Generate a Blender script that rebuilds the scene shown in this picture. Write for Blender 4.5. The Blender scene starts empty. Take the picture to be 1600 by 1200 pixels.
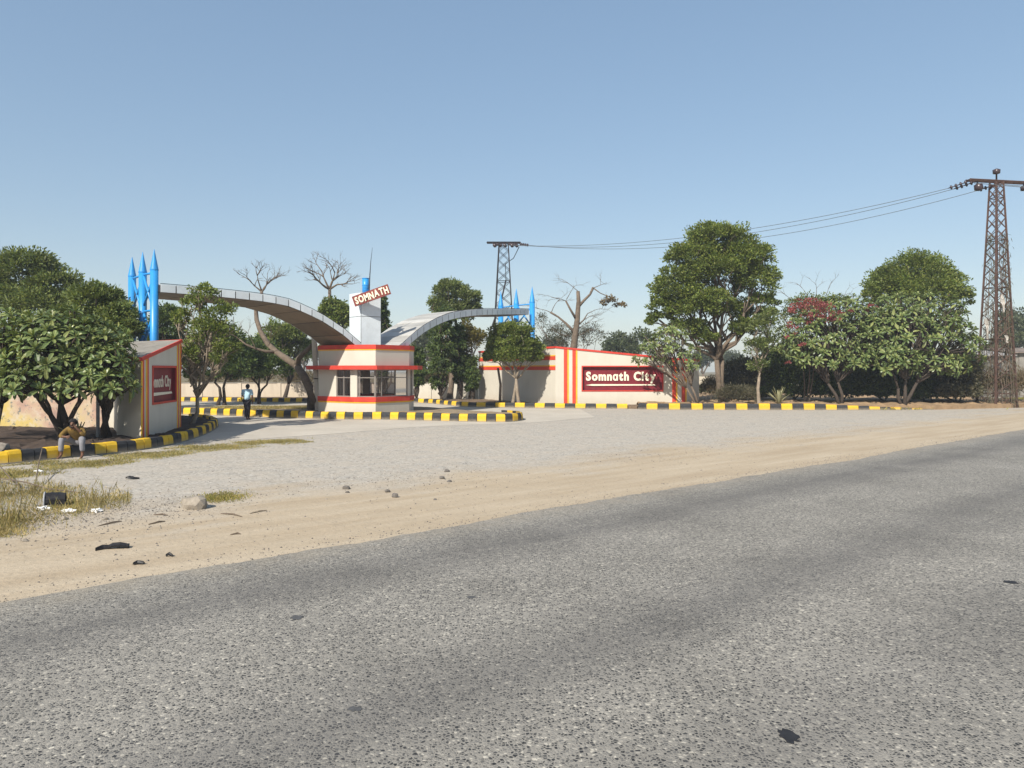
import bpy, bmesh, math, random
import numpy as np
from mathutils import Vector, Matrix
R = math.radians
rnd = random.Random(7)
nr = np.random.default_rng(11)
sc = bpy.context.scene
col = sc.collection

# ---------------------------------------------------------------- camera
CAM_H, FPX, HOR = 2.35, 1150.0, 577.0
cd = bpy.data.cameras.new('camera'); cam = bpy.data.objects.new('camera', cd); col.objects.link(cam)
cam.location = (0, 0, CAM_H); cam.rotation_euler = (R(90), 0, 0)
cd.sensor_width = 36; cd.lens = 36*FPX/1600; cd.shift_y = -(600-HOR)/1600
cd.clip_start = .1; cd.clip_end = 6000
sc.camera = cam
# ---------------------------------------------------------------- sky, sun, exposure
SUN_EL, SUN_AZ = 39, 208          # azimuth clockwise from +Y
w = bpy.data.worlds.new('World'); sc.world = w; w.use_nodes = True
nt = w.node_tree; bg = nt.nodes['Background']
sky = nt.nodes.new('ShaderNodeTexSky'); sky.sky_type = 'NISHITA'; sky.sun_disc = False
sky.sun_elevation = R(SUN_EL); sky.sun_rotation = R(SUN_AZ)
sky.altitude = 200; sky.air_density = 1.0; sky.dust_density = 1.2; sky.ozone_density = 1.6
gm = nt.nodes.new('ShaderNodeGamma'); gm.inputs[1].default_value = .5   # winter dust evens out the sky's gradient
hs = nt.nodes.new('ShaderNodeHueSaturation'); hs.inputs['Saturation'].default_value = 1.42; hs.inputs['Value'].default_value = 1.42
nt.links.new(sky.outputs[0], gm.inputs[0]); nt.links.new(gm.outputs[0], hs.inputs['Color']); nt.links.new(hs.outputs[0], bg.inputs[0]); bg.inputs[1].default_value = 0.145
sd = bpy.data.lights.new('sun', 'SUN'); sun = bpy.data.objects.new('sun', sd); col.objects.link(sun)
sd.energy = 4.3; sd.angle = R(.6); sd.color = (1, .94, .84)
tosun = Vector((math.sin(R(SUN_AZ))*math.cos(R(SUN_EL)), math.cos(R(SUN_AZ))*math.cos(R(SUN_EL)), math.sin(R(SUN_EL))))
sun.rotation_euler = tosun.to_track_quat('Z', 'Y').to_euler(); sun.location = (0, -20, 40)
vs = sc.view_settings; vs.view_transform = 'Standard'; vs.look = 'None'; vs.gamma = 1; vs.use_curve_mapping = False
vs.exposure = 0.62
sc.cycles.volume_bounces = 0; sc.cycles.transparent_max_bounces = 16
sc.cycles.max_bounces = 6

# ---------------------------------------------------------------- helpers
def P(px, py, Y):                   # surveyed point: photo bearing + distance
    return ((px-800)*Y/FPX, Y, CAM_H-(py-HOR)*Y/FPX)
def G(px, py, z=0):                 # surveyed point on the ground
    Y = (CAM_H-z)*FPX/(py-HOR); return ((px-800)*Y/FPX, Y, z)
def wl(o):
    v = Vector((0, 0, 0))
    while o: v += o.location; o = o.parent
    return v
def tag(o, label=None, cat=None, group=None, kind=None):
    if label: o['label'] = label
    if cat: o['category'] = cat
    if group: o['group'] = group
    if kind: o['kind'] = kind
    return o
def empty(name, loc, label=None, cat=None, group=None, kind=None):
    o = bpy.data.objects.new(name, None); col.objects.link(o); o.location = loc; o.empty_display_size = .2
    return tag(o, label, cat, group, kind)
def link(name, me, parent=None, loc=(0, 0, 0)):
    o = bpy.data.objects.new(name, me); col.objects.link(o); o.location = loc
    if parent: o.parent = parent
    return o

class MB:
    def __init__(s): s.v = []; s.f = []
    def add(s, vs_, fs):
        n = len(s.v); s.v += [tuple(a) for a in vs_]; s.f += [tuple(i+n for i in f) for f in fs]; return s
    def box(s, c, d, rz=0, M=None):
        x, y, z = d[0]/2, d[1]/2, d[2]/2; ca, sa = math.cos(rz), math.sin(rz); vv = []
        for k in (-z, z):
            for a, b in ((-x, -y), (x, -y), (x, y), (-x, y)):
                vv.append((c[0]+a*ca-b*sa, c[1]+a*sa+b*ca, c[2]+k))
        if M is not None: vv = [tuple(M @ Vector(q)) for q in vv]
        return s.add(vv, [(0, 3, 2, 1), (4, 5, 6, 7), (0, 1, 5, 4), (1, 2, 6, 5), (2, 3, 7, 6), (3, 0, 4, 7)])
    def prism(s, poly, z0, z1):     # poly counter-clockwise; z0/z1 number or list
        n = len(poly); a = z0 if hasattr(z0, '__len__') else [z0]*n; b = z1 if hasattr(z1, '__len__') else [z1]*n
        vv = [(p[0], p[1], a[i]) for i, p in enumerate(poly)]+[(p[0], p[1], b[i]) for i, p in enumerate(poly)]
        return s.add(vv, [tuple(range(n-1, -1, -1)), tuple(range(n, 2*n))]+[(i, (i+1) % n, n+(i+1) % n, n+i) for i in range(n)])
    def tube(s, pts, rad, n=6, cap=True):
        pts = [Vector(p) for p in pts]; rad = rad if hasattr(rad, '__len__') else [rad]*len(pts)
        rings = []; up = Vector((.13, .31, .94))
        for i, p in enumerate(pts):
            d = (pts[min(i+1, len(pts)-1)]-pts[max(i-1, 0)])
            if d.length < 1e-9: d = Vector((0, 0, 1))
            d.normalize(); a = d.cross(up)
            if a.length < .05: a = d.cross(Vector((1, 0, 0)))
            a.normalize(); b = d.cross(a)
            rings.append([p+(a*math.cos(t)+b*math.sin(t))*rad[i] for t in (2*math.pi*k/n for k in range(n))])
        vv = [q for r_ in rings for q in r_]; ff = []
        for i in range(len(pts)-1):
            for k in range(n):
                ff.append((i*n+k, (i+1)*n+k, (i+1)*n+(k+1) % n, i*n+(k+1) % n))
        if cap: ff += [tuple(range(n)), tuple(range(len(pts)*n-1, (len(pts)-1)*n-1, -1))]
        return s.add(vv, ff)
    def quadwall(s, a, b, z0a, z1a, z0b, z1b, t):   # a thin upright slab standing proud of the line a-b by t
        d = Vector((b[0]-a[0], b[1]-a[1])); n = Vector((d.y, -d.x)).normalized()
        poly = [(a[0], a[1]), (a[0]+n.x*t, a[1]+n.y*t), (b[0]+n.x*t, b[1]+n.y*t), (b[0], b[1])]
        return s.prism(poly, [z0a, z0a, z0b, z0b], [z1a, z1a, z1b, z1b])
    def build(s, name, mat, parent=None, smooth=False):
        o0 = wl(parent); me = bpy.data.meshes.new(name)
        me.from_pydata([(a-o0.x, b-o0.y, c-o0.z) for a, b, c in s.v], [], s.f); me.update()
        bm = bmesh.new(); bm.from_mesh(me); bmesh.ops.recalc_face_normals(bm, faces=bm.faces); bm.to_mesh(me); bm.free()
        if mat: me.materials.append(mat)
        if smooth: me.polygons.foreach_set('use_smooth', [True]*len(me.polygons))
        return link(name, me, parent)

# ---------------------------------------------------------------- materials
def newmat(name):
    m = bpy.data.materials.new(name); m.use_nodes = True
    return m, m.node_tree, m.node_tree.nodes['Principled BSDF']
def N(t, kind, **k):
    n = t.nodes.new(kind)
    for a, b in k.items():
        if a.startswith('i_'):
            n.inputs[int(a[2:]) if a[2:].isdigit() else a[2:]].default_value = b
        else: setattr(n, a, b)
    return n
def c4(c): return (c[0], c[1], c[2], 1)
def mixc(t, fac, a, b, mode='MIX'):
    n = t.nodes.new('ShaderNodeMix'); n.data_type = 'RGBA'; n.blend_type = mode
    for k, v in ((0, fac), (6, a), (7, b)):
        if hasattr(v, 'is_linked') or isinstance(v, bpy.types.NodeSocket): t.links.new(v, n.inputs[k])
        else: n.inputs[k].default_value = v if k == 0 else c4(v)
    return n.outputs[2]
def math_(t, op, a, b=0.0, clamp=False):
    n = t.nodes.new('ShaderNodeMath'); n.operation = op; n.use_clamp = clamp
    for k, v in ((0, a), (1, b)):
        if isinstance(v, bpy.types.NodeSocket): t.links.new(v, n.inputs[k])
        else: n.inputs[k].default_value = v
    return n.outputs[0]
def pos(t): return N(t, 'ShaderNodeNewGeometry').outputs['Position']
def noise(t, vec, scale, detail=4, rough=.6, out=0):
    n = N(t, 'ShaderNodeTexNoise'); n.inputs['Scale'].default_value = scale; n.inputs['Detail'].default_value = detail
    n.inputs['Roughness'].default_value = rough; t.links.new(vec, n.inputs['Vector']); return n.outputs[out]
def ramp(t, fac, stops, interp='LINEAR'):
    n = N(t, 'ShaderNodeValToRGB'); n.color_ramp.interpolation = interp; e = n.color_ramp.elements
    while len(e) < len(stops): e.new(.5)
    for i, (p, c) in enumerate(stops):
        e[i].position = p; e[i].color = c4(c) if hasattr(c, '__len__') else (c, c, c, 1)
    t.links.new(fac, n.inputs[0]); return n.outputs[0]
def bump(t, b, h, strength=.3, dist=.02):
    n = N(t, 'ShaderNodeBump'); n.inputs['Strength'].default_value = strength; n.inputs['Distance'].default_value = dist
    t.links.new(h, n.inputs['Height']); t.links.new(n.outputs[0], b.inputs['Normal'])
def M(name, c, rough=.8, var=.18, scale=3, grime=None, gamt=.35, bmp=0, bscale=40, spec=.3, metal=0):
    m, t, b = newmat(name); p = pos(t)
    f = noise(t, p, scale, 5, .65)
    f = ramp(t, f, [(.3, 0.), (.7, 1.)])
    out = mixc(t, f, [x*(1-var) for x in c], [min(1, x*(1+var*.6)) for x in c])
    if grime:
        g = noise(t, p, scale*3.1, 6, .7); g = ramp(t, g, [(.5, 0.), (.75, 1.)])
        out = mixc(t, math_(t, 'MULTIPLY', g, gamt), out, grime)
    t.links.new(out, b.inputs['Base Color']); b.inputs['Roughness'].default_value = rough
    b.inputs['Specular IOR Level'].default_value = spec; b.inputs['Metallic'].default_value = metal
    if bmp: bump(t, b, noise(t, p, bscale, 4), bmp, .02)
    return m
def wallmat(name, c, streak=.16):   # painted plaster with rain streaks and patchy dust
    m, t, b = newmat(name); p = pos(t)
    mp = N(t, 'ShaderNodeMapping'); mp.inputs['Scale'].default_value = (1.6, 1.6, .25); t.links.new(p, mp.inputs[0])
    s_ = ramp(t, noise(t, mp.outputs[0], 1.2, 5, .65), [(.48, 0.), (.8, 1.)])
    q = ramp(t, noise(t, p, .9, 4), [(.3, 0.), (.75, 1.)])
    o = mixc(t, q, [x*.93 for x in c], [x*1.03 for x in c])
    o = mixc(t, math_(t, 'MULTIPLY', s_, streak), o, [c[0]*.55, c[1]*.5, c[2]*.45])
    sep = N(t, 'ShaderNodeSeparateXYZ'); t.links.new(p, sep.inputs[0])
    lo = math_(t, 'SUBTRACT', 1.0, math_(t, 'DIVIDE', sep.outputs[2], .75), True)
    lo = math_(t, 'MULTIPLY', lo, noise(t, p, 4, 4))
    o = mixc(t, math_(t, 'MULTIPLY', lo, .75), o, (.42, .33, .23))
    t.links.new(o, b.inputs['Base Color']); b.inputs['Roughness'].default_value = .85; b.inputs['Specular IOR Level'].default_value = .2
    bump(t, b, noise(t, p, 30, 4), .15, .01)
    return m
def leafmat(name, stops, trans=.3, rough=.5):
    m, t, b = newmat(name)
    g = N(t, 'ShaderNodeNewGeometry')
    c = ramp(t, g.outputs['Random Per Island'], [(i/(len(stops)-1), s) for i, s in enumerate(stops)])
    big = ramp(t, noise(t, g.outputs['Position'], .9, 2), [(.3, .65), (.7, 1.25)])
    c = mixc(t, 1.0, c, big, 'MULTIPLY')
    t.links.new(c, b.inputs['Base Color']); b.inputs['Roughness'].default_value = rough; b.inputs['Specular IOR Level'].default_value = .35
    tr = N(t, 'ShaderNodeBsdfTranslucent'); t.links.new(mixc(t, 1.0, c, (1.3, 1.25, .6), 'MULTIPLY'), tr.inputs[0])
    mx = N(t, 'ShaderNodeMixShader'); mx.inputs[0].default_value = trans
    t.links.new(b.outputs[0], mx.inputs[1]); t.links.new(tr.outputs[0], mx.inputs[2])
    t.links.new(mx.outputs[0], t.nodes['Material Output'].inputs[0])
    return m

cream = wallmat('cream plaster', (.55, .515, .44)); cream_old = wallmat('old cream plaster', (.52, .45, .36), .6)
redp = M('red paint', (.53, .045, .028), .6, .2, 2.5, (.3, .12, .08), .35)
yelp = M('yellow stripe paint', (.75, .42, .03), .6, .15, 2.5)
orgp = M('red stripe paint', (.58, .06, .03), .6, .15, 2.5)
maroon = M('maroon panel', (.17, .012, .022), .55, .2, 2, (.22, .08, .07), .3)
boardred = M('board red', (.2, .045, .035), .6, .2, 3)
ivory = M('ivory letters', (.76, .70, .55), .6, .1, 5)
bluep = M('blue enamel', (.025, .26, .62), .38, .12, 1.5, (.06, .2, .36), .3, spec=.5)
alu = M('pale cladding', (.62, .67, .70), .42, .1, 1.2, (.36, .36, .34), .3, spec=.5)
alutop = M('dusty roof sheet', (.44, .43, .40), .6, .15, 1.2, (.3, .26, .2), .4)
soff = M('brown soffit', (.23, .18, .125), .7, .2, .8, (.12, .09, .06), .4)
dark = M('dark joint', (.04, .04, .042), .8, .1)
def vary(m, lo=.72, hi=1.15):       # each panel weathers a little differently
    t = m.node_tree; b = t.nodes['Principled BSDF']; l = b.inputs['Base Color'].links[0].from_socket
    oi = N(t, 'ShaderNodeObjectInfo'); t.links.new(mixc(t, 1.0, l, ramp(t, oi.outputs['Random'], [(0, lo), (1, hi)]), 'MULTIPLY'), b.inputs['Base Color'])
vary(alutop); vary(soff, .75, 1.2); vary(alu, .9, 1.04)
conc = M('weathered concrete', (.24, .22, .19), .9, .25, 2, (.08, .07, .06), .5, .3)
postm = M('post paint', (.52, .48, .40), .7, .15, 2, (.3, .2, .12), .4)
frame = M('window frame', (.22, .20, .18), .5, .15, 4)
inner = M('room plaster', (.5, .44, .43), .9, .12, 1)
steel = M('rusty steel', (.085, .05, .04), .75, .3, 3, (.16, .07, .035), .5)
steeld = M('dark steel', (.03, .027, .03), .7, .2, 3)
porc = M('brown porcelain', (.045, .03, .035), .3, .2, 6, spec=.5)
wirem = M('wire', (.09, .10, .11), .6, .05)
bark = M('grey bark', (.15, .115, .085), .95, .35, 5, (.05, .04, .03), .5, .6, 30)
barkp = M('pale bark', (.27, .22, .165), .95, .3, 5, (.11, .09, .07), .5, .6, 30)
barkd = M('dark bark', (.06, .046, .036), .95, .3, 5, None, 0, .6, 30)
stonem = M('stone', (.28, .245, .20), .95, .25, 9, (.13, .11, .09), .4, .5, 60)
stoned = M('dark stone', (.15, .135, .12), .95, .3, 9, (.08, .07, .06), .4, .5, 60)
rubber = M('rubber', (.018, .017, .018), .5, .3, 12)
bagm = M('plastic bag', (.72, .72, .72), .5, .12, 14)
soil = M('soil', (.17, .12, .08), .98, .35, 2.2, (.07, .05, .035), .5, .8, 25)
tar = M('tar', (.022, .022, .024), .7, .3, 20)

def kerbmat(name, c, chip):
    m, t, b = newmat(name); p = pos(t)
    oi = N(t, 'ShaderNodeObjectInfo')
    f = ramp(t, noise(t, p, 7, 6, .7), [(.35, 0.), (.7, 1.)])
    o = mixc(t, f, [x*.82 for x in c], c)
    o = mixc(t, math_(t, 'MULTIPLY', oi.outputs['Random'], .35), o, [x*.62+.02 for x in c])
    g = ramp(t, noise(t, p, 16, 6, .75), [(.60, 0.), (.68, 1.)])
    o = mixc(t, math_(t, 'MULTIPLY', g, .6), o, chip)
    sep = N(t, 'ShaderNodeSeparateXYZ'); t.links.new(p, sep.inputs[0])
    lo = math_(t, 'SUBTRACT', 1.0, math_(t, 'DIVIDE', sep.outputs[2], .16), True)
    o = mixc(t, math_(t, 'MULTIPLY', lo, noise(t, p, 9, 4)), o, (.38, .31, .22))
    t.links.new(o, b.inputs['Base Color']); b.inputs['Roughness'].default_value = .75; b.inputs['Specular IOR Level'].default_value = .25
    bump(t, b, noise(t, p, 45, 5), .35, .01)
    return m
kyel = kerbmat('kerb yellow', (.74, .46, .025), (.42, .36, .26)); kblk = kerbmat('kerb black', (.035, .036, .04), (.2, .19, .17))

# ground: sandy shoulder beside the road, pale compacted gravel behind it, earth further off
EDGE0, ED = Vector((0, 11.6)), Vector((.7637, .6456)); EN = Vector((-.6456, .7637))
def roadcoords(t, p):
    sep = N(t, 'ShaderNodeSeparateXYZ'); t.links.new(p, sep.inputs[0])
    x, y = sep.outputs[0], math_(t, 'SUBTRACT', sep.outputs[1], 11.6)
    s_ = math_(t, 'ADD', math_(t, 'MULTIPLY', x, ED.x), math_(t, 'MULTIPLY', y, ED.y))
    d = math_(t, 'ADD', math_(t, 'MULTIPLY', x, EN.x), math_(t, 'MULTIPLY', y, EN.y))
    cb = N(t, 'ShaderNodeCombineXYZ'); t.links.new(math_(t, 'MULTIPLY', s_, .12), cb.inputs[0]); t.links.new(d, cb.inputs[1])
    return s_, d, cb.outputs[0], sep
def groundmat():
    m, t, b = newmat('earth'); p = pos(t); s_, d, st, sep = roadcoords(t, p)
    streak = noise(t, st, 1.6, 6, .6)
    n1 = noise(t, p, .35, 5); n2 = noise(t, p, 14, 5, .75); n3 = noise(t, p, 1.6, 5)
    sand = mixc(t, ramp(t, streak, [(.35, 0.), (.68, 1.)]), (.37, .295, .205), (.46, .385, .285))
    sand = mixc(t, math_(t, 'MULTIPLY', ramp(t, n2, [(.5, 0.), (.72, 1.)]), .5), sand, (.24, .19, .135))
    vo = N(t, 'ShaderNodeTexVoronoi'); vo.inputs['Scale'].default_value = 22; t.links.new(p, vo.inputs['Vector'])
    vsep = N(t, 'ShaderNodeSeparateColor'); t.links.new(vo.outputs['Color'], vsep.inputs[0])
    grav = ramp(t, vsep.outputs[0], [(0, (.19, .175, .155)), (.25, (.33, .305, .265)), (.8, (.41, .38, .33)), (1, (.5, .465, .41))])
    grav = mixc(t, ramp(t, n3, [(.35, 0.), (.7, .75)]), grav, (.43, .375, .305))
    grav = mixc(t, ramp(t, noise(t, st, 2.4, 5), [(.5, 0.), (.75, .4)]), grav, (.31, .285, .25))
    k = math_(t, 'ADD', math_(t, 'MULTIPLY', d, .33), math_(t, 'MULTIPLY', math_(t, 'SUBTRACT', n1, .5), 2.6))
    k = math_(t, 'ADD', k, math_(t, 'MULTIPLY', math_(t, 'SUBTRACT', streak, .5), 1.2))
    k = ramp(t, math_(t, 'MULTIPLY', k, .5), [(.5, 0.), (.95, 1.)])
    o = mixc(t, k, sand, grav)
    far = math_(t, 'DIVIDE', math_(t, 'SUBTRACT', sep.outputs[1], 54.), 20., True)
    o = mixc(t, far, o, mixc(t, n1, (.15, .115, .07), (.20, .17, .085)))
    t.links.new(o, b.inputs['Base Color']); b.inputs['Roughness'].default_value = .97; b.inputs['Specular IOR Level'].default_value = .15
    h = math_(t, 'ADD', math_(t, 'MULTIPLY', n2, .5), math_(t, 'MULTIPLY', n3, 1.3))
    h = math_(t, 'ADD', h, math_(t, 'MULTIPLY', streak, 1.2))
    bump(t, b, h, .55, .05)
    return m
def asphalt():
    m, t, b = newmat('chip seal asphalt'); p = pos(t); s_, d, st, sep = roadcoords(t, p)
    wob = N(t, 'ShaderNodeVectorMath'); wob.operation = 'ADD'; t.links.new(p, wob.inputs[0])
    nz = N(t, 'ShaderNodeVectorMath'); nz.operation = 'SCALE'; nz.inputs['Scale'].default_value = .02
    t.links.new(noise(t, p, 60, 2, .5, 1), nz.inputs[0]); t.links.new(nz.outputs[0], wob.inputs[1])
    vo = N(t, 'ShaderNodeTexVoronoi'); vo.inputs['Scale'].default_value = 40; t.links.new(wob.outputs[0], vo.inputs['Vector'])
    ve = N(t, 'ShaderNodeTexVoronoi'); ve.feature = 'DISTANCE_TO_EDGE'; ve.inputs['Scale'].default_value = 40; t.links.new(wob.outputs[0], ve.inputs['Vector'])
    vsep = N(t, 'ShaderNodeSeparateColor'); t.links.new(vo.outputs['Color'], vsep.inputs[0])
    stone = ramp(t, vsep.outputs[0], [(0, (.022, .024, .027)), (.38, (.06, .061, .063)), (.55, (.17, .166, .158)), (.85, (.29, .275, .25)), (1, (.55, .52, .45))])
    matrix = mixc(t, noise(t, p, 25, 4), (.22, .21, .19), (.36, .34, .305))
    e = ramp(t, ve.outputs['Distance'], [(.06, 0.), (.22, 1.)])
    o = mixc(t, e, matrix, stone)
    sh = math_(t, 'MULTIPLY', math_(t, 'SUBTRACT', noise(t, st, .7, 4), .5), 1.1)
    dd = math_(t, 'ADD', d, sh)
    bands = None
    for c, wd, am in ((-1.35, 1.0, 1.), (-4.5, .8, .9), (-6.6, .9, .45)):
        g = math_(t, 'SUBTRACT', 1.0, math_(t, 'DIVIDE', math_(t, 'ABSOLUTE', math_(t, 'SUBTRACT', dd, c)), wd), True)
        g = math_(t, 'MULTIPLY', g, am); bands = g if bands is None else math_(t, 'MAXIMUM', bands, g)
    bands = math_(t, 'MULTIPLY', bands, ramp(t, noise(t, st, 2.2, 5), [(.25, .45), (.7, 1.)]))
    o = mixc(t, math_(t, 'MULTIPLY', bands, .62), o, (.095, .092, .092))
    patch = ramp(t, noise(t, p, .55, 5), [(.35, (.78, .765, .735)), (.7, (1.04, 1.02, .98))]); o = mixc(t, 1.0, o, patch, 'MULTIPLY')
    dust = math_(t, 'ADD', 1.0, math_(t, 'MULTIPLY', d, 1.5), True)
    dust = math_(t, 'MULTIPLY', dust, ramp(t, noise(t, p, 3, 5), [(.3, 0.), (.7, .8)]))
    o = mixc(t, dust, o, (.30, .26, .2))
    sp = ramp(t, noise(t, p, 2.3, 3), [(.73, 0.), (.76, 1.)]); o = mixc(t, math_(t, 'MULTIPLY', sp, .6), o, (.05, .05, .052))
    t.links.new(o, b.inputs['Base Color']); b.inputs['Roughness'].default_value = .82; b.inputs['Specular IOR Level'].default_value = .3
    bump(t, b, e, .5, .006)
    return m
def concrete_road():
    m, t, b = newmat('pale concrete road'); p = pos(t)
    n1 = noise(t, p, .5, 6, .65); n2 = noise(t, p, 9, 5, .7)
    o = mixc(t, ramp(t, n1, [(.3, 0.), (.7, 1.)]), (.40, .36, .30), (.50, .455, .385))
    o = mixc(t, ramp(t, n2, [(.5, 0.), (.8, .6)]), o, (.30, .265, .21))
    t.links.new(o, b.inputs['Base Color']); b.inputs['Roughness'].default_value = .9; b.inputs['Specular IOR Level'].default_value = .2
    bump(t, b, n2, .25, .02); return m

earth = groundmat(); asph = asphalt(); croad = concrete_road()
L_ficus = leafmat('ficus leaves', [(0.065, 0.100, 0.020), (0.111, 0.154, 0.029), (0.166, 0.208, 0.043), (0.240, 0.260, 0.064)])
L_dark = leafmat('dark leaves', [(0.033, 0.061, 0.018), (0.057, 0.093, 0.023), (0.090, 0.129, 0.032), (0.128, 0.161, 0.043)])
L_neem = leafmat('neem leaves', [(0.064, 0.095, 0.026), (0.108, 0.147, 0.039), (0.162, 0.198, 0.057), (0.216, 0.236, 0.081)])
L_yel = leafmat('yellowing leaves', [(.08, .085, .018), (.14, .125, .03), (.19, .15, .035), (.10, .10, .03)])
L_plum = leafmat('plumeria leaves', [(0.073, 0.113, 0.036), (0.119, 0.167, 0.054), (0.176, 0.220, 0.076), (0.271, 0.289, 0.102)], .22, .36)
L_bougr = leafmat('bougainvillea bracts', [(0.240, 0.045, 0.058), (0.315, 0.090, 0.091), (0.225, 0.075, 0.046), (0.180, 0.038, 0.065)])
L_dry = leafmat('dry leaves', [(.12, .09, .05), (.17, .125, .07), (.22, .17, .10), (.13, .11, .055)])
L_grey = leafmat('dusty scrub leaves', [(.06, .062, .035), (.09, .088, .05), (.12, .108, .065), (.15, .13, .08)])
L_far = leafmat('far tree leaves', [(0.048, 0.066, 0.030), (0.072, 0.090, 0.038), (0.102, 0.114, 0.054)])
L_grass = leafmat('dry grass', [(0.220, 0.185, 0.068), (0.343, 0.271, 0.108), (0.454, 0.350, 0.162), (0.193, 0.198, 0.061)])
L_green = leafmat('green grass', [(0.152, 0.160, 0.040), (0.228, 0.224, 0.056), (0.323, 0.272, 0.080), (0.418, 0.304, 0.128)])
L_agave = leafmat('agave leaves', [(.19, .20, .10), (.27, .26, .14), (.33, .31, .18)], .1)

# ================================================================ SETTING
g = MB(); g.add([(-640, -60, 0), (640, -60, 0), (640, 640, 0), (-640, 640, 0)], [(0, 1, 2, 3)])
tag(g.build('ground', earth), kind='structure')
# the main road with a crumbling edge
def roadpt(s_, d): q = EDGE0+ED*s_+EN*d; return (q.x, q.y)
me_ = MB(); a = []; b_ = []
ss = np.concatenate([np.arange(-70, -14, 1.), np.arange(-14, 40, .11), np.arange(40, 420, 4.)])
jit = 0
for s_ in ss:
    jit = jit*.8+rnd.gauss(0, .018); j = jit+.04*math.sin(s_*.9)+.05*math.sin(s_*.31+1)
    a.append(roadpt(s_, j)); b_.append(roadpt(s_, -8.45+.03*math.sin(s_*1.3)))
n = len(ss)
vv = [(x, y, .035) for x, y in a]+[(x, y, .035) for x, y in b_]+[(x+EN.x*.035, y+EN.y*.035, -.01) for x, y in a]+[(x-EN.x*.035, y-EN.y*.035, -.01) for x, y in b_]
ff = []
for i in range(n-1):
    ff += [(i, i+1, n+i+1, n+i), (i, 2*n+i, 2*n+i+1, i+1), (n+i, n+i+1, 3*n+i+1, 3*n+i)]
me_.add(vv, ff); tag(me_.build('road', asph), kind='structure')
# concrete entrance road sweeping in past the gatehouse, both lanes
def sheet(name, pts, z, mat, kind='structure', parent=None):
    m = MB(); m.add([(p[0], p[1], z) for p in pts], [tuple(range(len(pts)))]); o = m.build(name, mat, parent)
    if kind: tag(o, kind=kind)
    return o
sheet('entrance_road', [G(300, 690), G(400, 686), G(520, 678), G(640, 668), G(720, 664.5), G(840, 660), G(930, 652), (4, 43.3), (0, 44.3), (-3.5, 46), (-4.6, 49.5), (-9, 52), (-14.4, 51.2), (-24, 52), (-34, 53), (-34, 39.6), (-20, 38.5), (-16, 33), (-14, 29.4)], .006, croad)
# planting beds (raised soil)
def bed(name, pts, z, mat=soil, lump=.06, seed=1):
    rr = random.Random(seed); bm = bmesh.new(); vs_ = [bm.verts.new((p[0], p[1], z)) for p in pts]
    bm.faces.new(vs_); bmesh.ops.triangulate(bm, faces=bm.faces)
    for _ in range(5): bmesh.ops.subdivide_edges(bm, edges=[e for e in bm.edges if e.calc_length() > .8], cuts=1, use_grid_fill=False); bmesh.ops.triangulate(bm, faces=bm.faces)
    for v in bm.verts:
        if not v.is_boundary: v.co.z += rr.uniform(-.3, 1)*lump
    for e in [e for e in bm.edges if e.is_boundary]: pass
    ex = bmesh.ops.extrude_edge_only(bm, edges=[e for e in bm.edges if e.is_boundary])
    for v in ex['geom']:
        if isinstance(v, bmesh.types.BMVert): v.co.z = -.02
    bmesh.ops.recalc_face_normals(bm, faces=bm.faces)
    me = bpy.data.meshes.new(name); bm.to_mesh(me); bm.free(); me.materials.append(mat)
    return tag(link(name, me), kind='structure')

K1 = [G(x, y) for x, y in ((-220, 742), (-120, 734), (0, 726), (60, 720), (97, 716), (150, 711), (200, 706), (250, 698.5), (288, 690), (318, 680), (336, 670.5), (340, 664), (326, 659), (300, 656))]
K2 = [G(x, y) for x, y in ((262, 648), (300, 648.5), (350, 650), (420, 652.5), (500, 655), (545, 656), (592, 656), (640, 657), (700, 658.5), (760, 659.6), (795, 659.5), (816, 657), (812, 654), (780, 651.5))]
K3 = [(-34, 54.2), (-28, 53.6), (-23.6, 53.2), (-19, 52.6), (-14.4, 51.8), (-11.5, 51.6)]
K4 = [(-8.4, 53.2), (-6.0, 50.9), (-4.6, 48.6), (-3.4, 46.6), (-2.2, 45.6), (0, 45), (4, 44), (7.4, 43.5)]
K5 = [(7.4, 43.2), (8.2, 42.6), (12, 42.3), (18, 42.2), (24.6, 42.6)]

def offset_in(pts, w_):             # line moved to the left of travel by w_
    out = []
    for i, p in enumerate(pts):
        q0, q1 = pts[max(i-1, 0)], pts[min(i+1, len(pts)-1)]
        d = Vector((q1[0]-q0[0], q1[1]-q0[1])).normalized(); out.append((p[0]-d.y*w_, p[1]+d.x*w_))
    return out
def smooth_line(pts, step):
    P_ = [Vector((p[0], p[1])) for p in pts]; out = []
    for i in range(len(P_)-1):
        p0, p1, p2, p3 = P_[max(i-1, 0)], P_[i], P_[i+1], P_[min(i+2, len(P_)-1)]
        for k in range(24):
            u = k/24; out.append(.5*((2*p1)+(p2-p0)*u+(2*p0-5*p1+4*p2-p3)*u*u+(3*p1-p0-3*p2+p3)*u**3))
    out.append(P_[-1]); res = [out[0]]; acc = 0
    for i in range(1, len(out)):
        a_, b2 = out[i-1], out[i]; L = (b2-a_).length
        while acc+L >= step:
            tt = (step-acc)/L; a_ = a_+(b2-a_)*tt; res.append(a_.copy()); L = (b2-a_).length; acc = 0
        acc += L
    return res
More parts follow.
